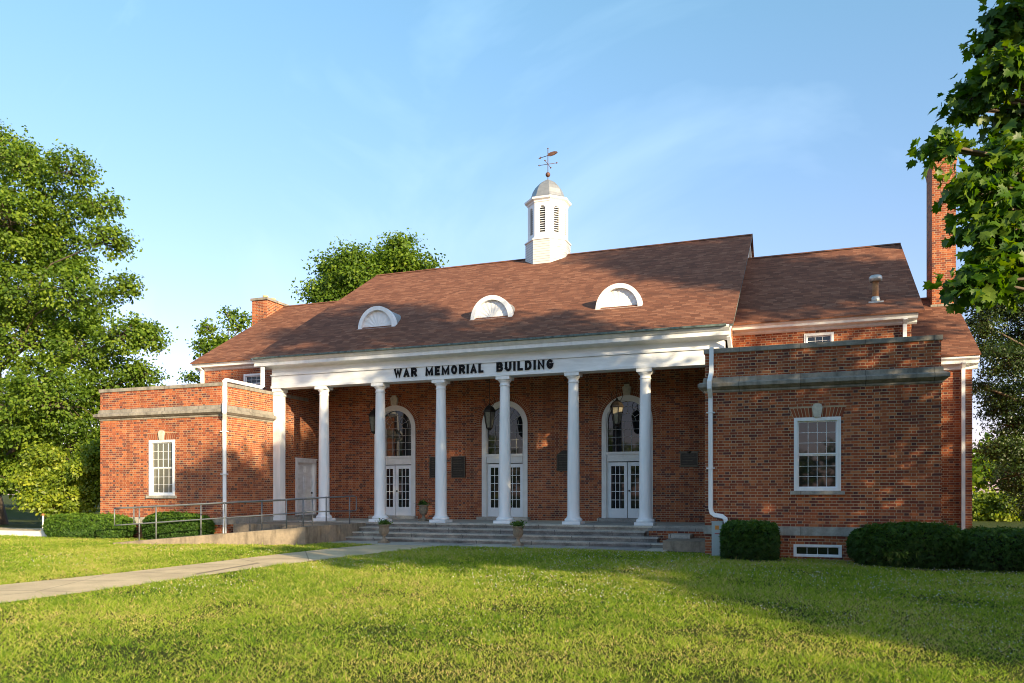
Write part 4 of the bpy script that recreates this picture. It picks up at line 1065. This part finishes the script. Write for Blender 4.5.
# lower lime-green small tree in front
bl2 = []
for (px, py, r) in [(45, 455, 16), (62, 480, 20), (30, 478, 14), (85, 470, 16), (55, 505, 16), (80, 500, 16), (95, 490, 14), (30, 500, 10), (100, 450, 14), (75, 520, 10)]:
    p = W(px, py, 34.0 + random.uniform(-.6, .8)); rr = r / FPX * 34; bl2.append((*p, rr, rr, rr * .7))
tree('young_tree', 'low bright lime green tree branch mass between the oak and left hedge', 'tree', (*W(80, 520, 34.5)[:2], -.62), W(72, 480, 34.5), .12, bl2, 16000, .15, M['leaf_lime'], spray=.42, sprays_per=2.2, fork=.1)

# tree behind the roof centre-left, and small one at left
bl3 = []
for (px, py, r) in [(322, 290, 14), (335, 268, 16), (350, 258, 14), (362, 275, 22), (385, 262, 16), (402, 248, 14), (408, 262, 12), (425, 266, 8), (375, 300, 30), (340, 310, 26), (410, 290, 26), (395, 270, 18), (345, 285, 18), (390, 300, 30)]:
    p = W(px, py, 56 + random.uniform(-2, 2)); rr = r / FPX * 56; rr *= .9; bl3.append((*p, rr, rr, rr * .85))
cb = W(372, 400, 57)
tree('shade_tree', 'full green tree rising behind the roof ridge, left of the cupola', 'tree', (cb[0], cb[1], -.62), (cb[0], cb[1], 13), .45, bl3, 42000, .22, M['leaf_oak'], spray=1.05, sprays_per=1.1, group=None)
bl4 = []
for (px, py, r) in [(208, 328, 8), (238, 325, 9), (222, 340, 10), (205, 350, 9), (190, 378, 6), (235, 345, 12), (215, 365, 12), (245, 318, 5), (200, 345, 5), (228, 315, 5)]:
    p = W(px, py, 48 + random.uniform(-1, 1)); rr = r / FPX * 48; bl4.append((*p, rr, rr, rr * .7))
cb = W(225, 400, 48)
tree('maple_tree', 'thin open crowned tree behind the left end of the roof', 'tree', (cb[0], cb[1], -.62), (cb[0], cb[1], 9.2), .2, bl4, 3600, .20, M['leaf_oak'], spray=.62, sprays_per=1.8)

# right: fine leaved tree behind the far right corner
bl5 = []
for (px, py, r, dz) in [(1000, 300, 30, 0), (965, 285, 14, 0), (1030, 330, 36, 1), (985, 325, 16, 0), (1010, 360, 26, -1), (985, 350, 12, 1), (1035, 400, 36, 0), (1000, 395, 18, 1), (1010, 425, 18, 0), (980, 385, 8, 0), (1000, 450, 18, 0), (1030, 460, 28, 1), (1015, 478, 18, -1), (990, 412, 8, 1),
                        (1060, 300, 40, 0), (1080, 380, 40, 0), (1070, 450, 36, 0), (1040, 500, 26, 0), (1090, 260, 40, 2), (1050, 250, 30, 3), (990, 265, 20, 2), (1020, 280, 30, 3)]:
    p = W(px, py, 32 + dz); rr = r / FPX * 32; bl5.append((*p, rr, rr, rr * .75))
cb = W(1085, 400, 32)
tree('elm_tree', 'dark fine leaved tree standing beyond the right end of the building', 'tree', (cb[0], cb[1], -.75), (cb[0], cb[1], 9), .4, bl5, 95000, .10, M['leaf_fine'], spray=.60, sprays_per=2.6, flat=.5, kind='diamond', droop=.3)
# light green bush far right
bl6 = []
for (px, py, r) in [(985, 500, 12), (1000, 512, 12), (978, 515, 10), (990, 525, 14), (1010, 500, 10), (1020, 520, 14), (1040, 505, 18)]:
    p = W(px, py, 52 + random.uniform(-1, 1)); rr = r / FPX * 52; bl6.append((*p, rr, rr, rr))
cb = W(1000, 520, 52)
tree('bush', 'sunlit light green bush beyond the far right corner of the building', 'bush', (cb[0], cb[1], -.75), (cb[0], cb[1], 1.0), .1, bl6, 9000, .22, M['leaf_lime'], spray=.5, sprays_per=1.6, fork=.1)

rng = np.random.default_rng(34); random.seed(34)
# near broad-leaved tree at the right: branches reach into view
bl7 = []
for (px, py, r, Z) in [(1010, 20, 28, 9.3), (985, 45, 14, 9.4), (1000, 75, 30, 9.0), (975, 95, 18, 9.2), (1020, 110, 30, 9.4), (965, 108, 10, 9.5),
                       (945, 148, 10, 8.2), (985, 170, 24, 8.2), (1005, 160, 34, 8.4), (960, 190, 14, 8.0), (1000, 210, 34, 8.1), (965, 225, 12, 8.0), (1015, 250, 34, 8.0), (985, 260, 18, 7.9), (955, 285, 6, 7.8), (975, 285, 12, 7.8), (1020, 280, 18, 8.2),
                       (1060, 40, 50, 10), (1070, 130, 50, 9), (1060, 220, 50, 8.5), (1100, 80, 60, 11), (1100, 190, 60, 10)]:
    p = W(px + (9 if px < 1000 and py > 150 else 0), py, Z); rr = .68 * r / FPX * Z; bl7.append((*p, rr, rr * 1.3, rr * .9))
cA = Vector((20.0, -14.0, 0))
big = [(16.9, -18.3, 9.0, 1.6, 1.6, 1.7), (18.4, -16.4, 9.0, 1.7, 1.7, 2.0), (18.0, -13.5, 6.5, 2.8, 2.6, 2.4), (21.5, -11.5, 7.5, 3, 3, 2.6), (22.5, -15, 6.8, 2.6, 2.6, 2.4), (19.5, -14.0, 10.2, 3.0, 3.0, 2.6), (20.8, -12.6, 13.0, 2.4, 2.6, 2.0), (19.0, -11.0, 10.0, 2.4, 2.4, 2.2), (19.9, -14.0, 16.6, 2.5, 2.5, 1.6), (18.6, -15.3, 14.6, 2.0, 2.0, 1.6), (18.2, -16.4, 4.9, 2.0, 2.2, 1.9), (20.4, -15.6, 5.0, 2.0, 2.0, 1.6), (21.5, -13.5, 4.0, 3.0, 2.8, 1.4), (19.8, -13.6, 15.0, 1.6, 1.6, 1.2), (22.0, -10.0, 4.8, 2.4, 2.2, 1.8)]
g7 = tree('broadleaf_tree', 'near tree with large lobed leaves hanging in from the upper right corner', 'tree', (19.6, -13.8, -.85), (19.8, -13.8, 12.5), .34, bl7, 9000, .105, M['leaf_maple'], spray=.21, sprays_per=7.0, kind='lobed', flat=.8, up=.1, droop=.8, fork=.2, limb=.06)
allp = []
for b_ in big:
    k_ = int(19 * (b_[3] * b_[4] * b_[5]) ** .62 * (.5 if b_[1] > -12.4 else 1)); d = rng.normal(size=(k_, 3)); d /= np.linalg.norm(d, axis=1)[:, None]
    cs = np.array(b_[:3]) + d * (rng.uniform(.15, 1, k_) ** .5)[:, None] * np.array(b_[3:6])
    for c_ in cs:
        m_ = int(rng.uniform(35, 80)); o_ = rng.normal(size=(m_, 3)) * .5
        allp.append(c_ + o_ * rng.uniform(.5, .95) * np.array([1, 1, .7]))
leaves_mesh('crown', np.concatenate(allp), .24, M['leaf_maple'], 'diamond', g7, .05)

def off_tree(name, label, tS, u, z0, z1, rad, n, size=.34, gap=0):
    x = .848 * tS + .53 * u; y = -.53 * tS + .848 * u; bl = []
    hgt = z1 - z0; m_ = 16
    for i in range(m_):
        a = random.uniform(0, 2 * math.pi); f_ = random.uniform(0, 1); rr = rad * (1 - .55 * abs(f_ - .35) / .65)
        bl.append((x + math.cos(a) * rr * .62, y + math.sin(a) * rr * .62, z0 + hgt * (.1 + .82 * f_), rad * .38, rad * .38, hgt * .14))
    return tree(name, label, 'tree', (x, y, -.9), (x, y, z1 * .8), .4, bl, n, size, M['leaf_oak'], spray=1.0, sprays_per=.8, flat=.5, group='trees out of view casting the long shadows')
off_tree('shadow_tree', 'tree outside the view whose shadow falls across lawn and porch', 31, 3.2, 2.0, 12.6, 4.6, 3000)
off_tree('shadow_tree', 'tree outside the view whose shadow falls across lawn and porch', 34, 10.0, 3.5, 22.5, 4.3, 18000)
for (tt_, u_, z0_, z1_, rd, nn_) in ((58, .6, .2, 15.5, 5.0, 10000), (60, 6.5, .2, 16.5, 5.0, 9000), (64, 12.5, .5, 15, 4.5, 13000), (48, -3.0, .2, 10.0, 3.2, 14000)):
    off_tree('shadow_tree', 'tree outside the view whose shadow falls across lawn and porch', tt_, u_, z0_, z1_, rd, nn_)

# ------------------------------------------------------------------ hedges
def hedge(label, cx0, cx1, y0, y1, z1, n, rnd_=.25, size=.068, bulge=.12, light=0, e=3.2):
    xm, ym = (cx0 + cx1) / 2, (y0 + y1) / 2; zb = gzf(xm, ym) - .05
    g = empty('hedge', (xm, ym, zb)); tag(g, label, 'hedge', 'clipped hedges along the foot of the walls')
    a, b_, h_ = (cx1 - cx0) / 2, (y1 - y0) / 2, (z1 - zb) / 2; zc = (z1 + zb) / 2
    # superellipsoid sampling
    d = rng.normal(size=(n, 3)); d /= np.linalg.norm(d, axis=1)[:, None]
    L = (np.abs(d[:, 0]) ** e + np.abs(d[:, 1]) ** e + np.abs(d[:, 2]) ** e) ** (-1 / e)
    P_ = d * L[:, None]
    lump = 1 + bulge * .35 * (np.sin(P_[:, 0] * a * 2.1 + xm) + np.sin(P_[:, 1] * 3 + P_[:, 2] * 2.3 * h_) * .6) + rng.normal(size=n) * .025
    outd = P_ / np.linalg.norm(P_, axis=1)[:, None]
    P_ = P_ * lump[:, None] * np.array([a, b_, h_]) + np.array([xm, ym, zc])
    P_ += rng.normal(size=P_.shape) * .018
    sh = (rng.uniform(0, 1, n) < .035) & (P_[:, 2] > zc); P_[sh, 2] += rng.uniform(.02, .09, sh.sum())
    mu = MB(); mu.prism([(xm + (a + .16) * math.cos(t) * (abs(math.cos(t)) ** .5 + .15), ym + (b_ + .22) * math.sin(t) * (abs(math.sin(t)) ** .3 + .1)) for t in np.linspace(0, 2 * math.pi, 28)[:-1]], 'z', zb - .1, zb + .065)
    tag(mu.build('mulch_bed', M['mulch']), kind='structure')
    m_ = MB(); N1, N2 = 24, 12; V_ = []
    for j in range(N2 + 1):
        row = []
        for i in range(N1):
            th_, ph = 2 * math.pi * i / N1, -math.pi / 2 + math.pi * j / N2; q = np.array([math.cos(ph) * math.cos(th_), math.cos(ph) * math.sin(th_), math.sin(ph)])
            q = q * (np.abs(q) ** e).sum() ** (-1 / e); lm = 1 + bulge * .35 * (math.sin(q[0] * a * 2.1 + xm) + math.sin(q[1] * 3 + q[2] * 2.3 * h_) * .6)
            q = q * lm * np.array([a - .05, b_ - .05, h_ - .04]) + np.array([xm, ym, zc]); row.append(tuple(q))
        V_.append(row)
    for j in range(N2):
        for i in range(N1): m_.face([V_[j][i], V_[j][(i + 1) % N1], V_[j + 1][(i + 1) % N1], V_[j + 1][i]], 0, None, True)
    m_.build('branches', M['hedge_core'], g)  # added solid dark core inside the leaf shell; no branches modelled
    leaves_mesh('foliage', P_, size, M['leaf_box'], 'sprig', g, .1, np.clip(.3 + light + .25 * (P_[:, 2] - zc) / h_, 0, 1), outdir=outd * .9)  # paler tops and the per-hedge offset put sunlight into the leaf colour
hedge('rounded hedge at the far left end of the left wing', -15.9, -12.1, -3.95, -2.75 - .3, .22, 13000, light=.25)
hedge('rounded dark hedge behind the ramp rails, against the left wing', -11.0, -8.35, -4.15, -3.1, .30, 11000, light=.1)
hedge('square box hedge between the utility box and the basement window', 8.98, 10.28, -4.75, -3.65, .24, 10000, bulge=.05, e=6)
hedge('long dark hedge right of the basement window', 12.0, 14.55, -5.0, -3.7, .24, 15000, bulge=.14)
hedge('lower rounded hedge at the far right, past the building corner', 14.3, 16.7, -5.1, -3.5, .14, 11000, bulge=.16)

# ------------------------------------------------------------------ urns
def urn(x, y, z, s_, label, dry=False):
    g = empty('urn_planter', (x, y, z)); tag(g, label, 'planter', 'stone urns on the porch and steps')
    m_ = MB(); m_.box(x - .15 * s_, x + .15 * s_, y - .15 * s_, y + .15 * s_, z, z + .05 * s_); m_.lathe([(.14, .05), (.13, .08), (.07, .13), (.05, .18), (.055, .23), (.10, .26)], (x, y, z), 20)
    m_.build('pedestal', M['urn'], g)
    m_ = MB(); m_.lathe([(.08 * s_, .255), (.13 * s_, .29), (.15 * s_, .34), (.155 * s_, .50), (.17 * s_, .56), (.21 * s_, .585), (.21 * s_, .61), (.185 * s_, .61), (.16 * s_, .56)], (x, y, z), 20)
    for i in range(12):
        t = 2 * math.pi * i / 12; m_.tube([(x + .15 * s_ * math.cos(t), y + .15 * s_ * math.sin(t), z + .34), (x + .158 * s_ * math.cos(t), y + .158 * s_ * math.sin(t), z + .5)], .014, 5)
    m_.build('bowl', M['urn'], g)
    m_ = MB(); m_.lathe([(.001, .58), (.17 * s_, .575)], (x, y, z), 16); m_.build('soil', M['soil'], g)
    n = 420; P_ = rng.normal(size=(n, 3)) * np.array([.085, .085, .045]) + np.array([x, y, z + .66]); P_[:, 2] = np.maximum(P_[:, 2], z + .57)
    leaves_mesh('plant', P_, .07, M['leaf_pot'], 'diamond', g, .4, np.full(n, .25 if dry else .5))
urn(-2.13, -2.47, -.604, 1.0, 'stone urn with leafy plant on the paving at the left foot of the steps')
urn(2.52, -2.25, -.604, 1.0, 'stone urn with leafy plant on the paving, in the middle before the steps')
urn(-2.42, 1.0, 0.0, 1.0, 'stone urn on the porch floor between left doorway and third column', True)
urn(.85, 1.1, 0.0, 1.0, 'stone urn with sparse plant on the porch floor before the middle doorway', True)

# small things by the kerb at far left
p = W(54, 531, 30.3); g = empty('low_white_box', (p[0], p[1], -.6)); tag(g, 'low pale box on the ground beside the far left hedge', 'box')
m_ = MB(); m_.box(p[0] - .42, p[0] + .42, p[1] - .2, p[1] + .2, -.62, -.34); m_.build('body', M['kerb'], g)
m_ = MB(); m_.box(p[0] - .45, p[0] + .45, p[1] - .23, p[1] + .23, -.338, -.30); m_.build('lid', M['box'], g)
p = W(43, 525, 33.5); g = empty('marker_post', (p[0], p[1], -.6)); tag(g, 'slim white post on the car park edge under the lime green branches', 'post')
m_ = MB(); m_.tube([(p[0], p[1], -.62), (p[0], p[1], .1)], .035, 8); m_.build('shaft', M['kerb'], g)
m_ = MB(); m_.lathe([(.06, 0), (.06, .06), (.001, .10)], (p[0], p[1], .1), 8); m_.build('cap', M['rust'], g)

# ------------------------------------------------------------------ distant woods
def woods(name, pts, h, n, mat):
    P_ = []
    for (x, y) in pts:
        for _ in range(5):
            c = np.array([x + random.uniform(-5, 5), y + random.uniform(-5, 5), random.uniform(.25, .8) * h]); d = rng.normal(size=(n, 3)); d /= np.linalg.norm(d, axis=1)[:, None]
            P_.append(c + d * (rng.uniform(.3, 1, n) ** .5)[:, None] * np.array([3.6, 3.6, h * .28]))
    P_ = np.concatenate(P_); P_ = P_[P_[:, 2] > -.6]
    o = leaves_mesh(name, P_, .8, mat, 'diamond', None, .3); return tag(o, 'dark mass of distant trees along the horizon', 'woods', None, 'stuff')
w1 = [(W(px, 494, 95)[0], W(px, 494, 95)[1]) for px in range(-160, 200, 40)] + [(W(px, 494, 110)[0], W(px, 494, 110)[1]) for px in range(930, 1200, 36)]
woods('distant_woods', w1, 9, 330, M['leaf_oak'])
woods('distant_woods', [(x_, -92 + 6 * math.sin(x_)) for x_ in range(-90, 56, 9)], 11, 260, M['leaf_oak'])

# ------------------------------------------------------------------ grass blades and clover
def grass():
    pts = []; szs = []
    # density falls with distance from the viewer's standing point
    n = 1500000
    rad = 5.5 + (38 - 5.5) * rng.uniform(0, 1, n) ** .85; ang = rng.uniform(-.80, .80, n) + YAW
    x = CX - np.sin(ang) * rad; y = CY + np.cos(ang) * rad
    keep = (y < -3.1) & ~path_side(x, y) & (rng.uniform(0, 1, n) < .62)
    # patches
    q = np.sin(x * 1.7 + 1.3 * np.sin(y * 1.1)) + np.sin(y * 2.3 + x * .7) + rng.normal(size=n) * .8
    keep &= ~((x > -4.3) & (x < 7.3) & (y > -3.18)) & ~((x < -15.9) & (y > -3.5)) & (q > -1.9)
    # keep clear of the ramp
    t_ = (x + 4.0) / (-6.36); yr_ = -4.2 - 1.57 * t_; keep &= ~((t_ > 0) & (t_ < 1.0) & (y > yr_ - .02) & (y < yr_ + 1.25)) & ~((t_ > 0) & (t_ < .6) & (y > yr_))
    x, y, rad, q = x[keep], y[keep], rad[keep], q[keep]; n = len(x)
    z = gz(x, y)
    tuft = np.sin(x * 5.1 + 2 * np.sin(y * 3.7)) * np.sin(y * 4.3 + 1.7 * np.sin(x * 2.9)); h = (.022 + .030 * rng.uniform(0, 1, n) ** 2) * (1 + .10 * q + .45 * np.clip(tuft, 0, 1)) * np.clip(rad / 12, .9, 1.3)
    tall = rng.uniform(0, 1, n) < .02; h[tall] *= 1.8
    wd = .0036 * np.clip(rad / 7, 1, 4.2) * rng.uniform(.7, 1.4, n)
    # coarse clumps of longer blades
    nc = 420; cr_ = 6.5 + 17 * rng.uniform(0, 1, nc); ca = rng.uniform(-.8, .8, nc) + YAW; cxx = CX - np.sin(ca) * cr_; cyy = CY + np.cos(ca) * cr_
    per = 70; gx = np.repeat(cxx, per) + rng.normal(size=nc * per) * .10; gy = np.repeat(cyy, per) + rng.normal(size=nc * per) * .07
    kk_ = (gy < -3.5) & ~path_side(gx, gy) & ~((gx > -4.3) & (gx < 7.3) & (gy > -3.4)) & ~((gx < -3.8) & (gy > -6.3)); gx, gy = gx[kk_], gy[kk_]; gr_ = np.hypot(gx - CX, gy - CY)
    x = np.concatenate([x, gx]); y = np.concatenate([y, gy]); z = gz(x, y); m0 = n; n = len(x); rad = np.concatenate([rad, gr_])
    h = np.concatenate([h, rng.uniform(.05, .115, n - m0)]); wd = np.concatenate([wd, .0042 * np.clip(gr_ / 8, 1, 3)]); tuft = np.concatenate([tuft, np.full(n - m0, 1.0)])
    a = rng.uniform(0, 2 * math.pi, n); lean = rng.normal(size=(n, 2)) * 1.1
    dx, dy = np.cos(a) * wd, np.sin(a) * wd
    V = np.zeros((n, 3, 3)); V[:, 0] = np.stack([x - dx, y - dy, z - .005], -1); V[:, 1] = np.stack([x + dx, y + dy, z - .005], -1)
    V[:, 2] = np.stack([x + lean[:, 0] * h, y + lean[:, 1] * h, z + h], -1)
    me = bpy.data.meshes.new('grass_blades'); me.vertices.add(n * 3); me.vertices.foreach_set('co', V.astype(np.float32).ravel())
    me.loops.add(n * 3); me.loops.foreach_set('vertex_index', np.arange(n * 3, dtype=np.int32)); me.polygons.add(n); me.polygons.foreach_set('loop_start', np.arange(0, n * 3, 3, dtype=np.int32))
    me.update(calc_edges=True)
    at = me.attributes.new('rnd', 'FLOAT', 'POINT'); r = np.clip(.46 + .10 * np.sin(x * .8 + 2 * np.sin(y * .6)) - .12 * tuft + rng.normal(size=n) * .17 + (rng.uniform(0, 1, n) < .09) * .5, 0, 1); at.data.foreach_set('value', np.repeat(r, 3).astype(np.float32))
    me.materials.append(M['blade']); o = bpy.data.objects.new('grass_blades', me); COL.objects.link(o)
    tag(o, 'short mown green grass blades covering the lawn', 'grass', None, 'stuff')
    # clover flowers
    n = 11000; rad = 7 + 20 * rng.uniform(0, 1, n) ** .8; ang = rng.uniform(-.80, .80, n) + YAW
    x = CX - np.sin(ang) * rad; y = CY + np.cos(ang) * rad
    q = np.sin(x * .9 + 2) + np.sin(y * 1.3 + x * .5) + rng.normal(size=n) * .7 + .10 * x + .22 * (y + 13) - .9
    keep = (y < -3.4) & ~path_side(x, y) & (q > .4) & ~((x < -4) & (y > -6.5)); x, y, rad = x[keep], y[keep], rad[keep]
    c = np.stack([x, y, gz(x, y) + .055], -1); s_ = .0062 * np.clip(rad / 10, .9, 1.7) * rng.uniform(.7, 1.3, len(c))
    O = np.array([(1, 0, 0), (-1, 0, 0), (0, 1, 0), (0, -1, 0), (0, 0, 1), (0, 0, -1)], float); Fo = np.array([(0, 2, 4), (2, 1, 4), (1, 3, 4), (3, 0, 4), (2, 0, 5), (1, 2, 5), (3, 1, 5), (0, 3, 5)])
    V = (c[:, None] + O[None] * s_[:, None, None]).reshape(-1, 3); F = (Fo[None] + (np.arange(len(c)) * 6)[:, None, None]).reshape(-1, 3)
    me = bpy.data.meshes.new('clover_flowers'); me.from_pydata(V.tolist(), [], F.tolist()); me.materials.append(M['clover'])
    o = bpy.data.objects.new('clover_flowers', me); COL.objects.link(o); tag(o, 'tiny white clover flowers scattered through the lawn', 'flowers', None, 'stuff')
M['blade'] = leaf_mat('grass_blade', (.040, .135, .012), (.29, .41, .034), (.66, .50, .21), .48, .7)
M['clover'] = plain('clover_white', (.62, .60, .52), .8)
grass()
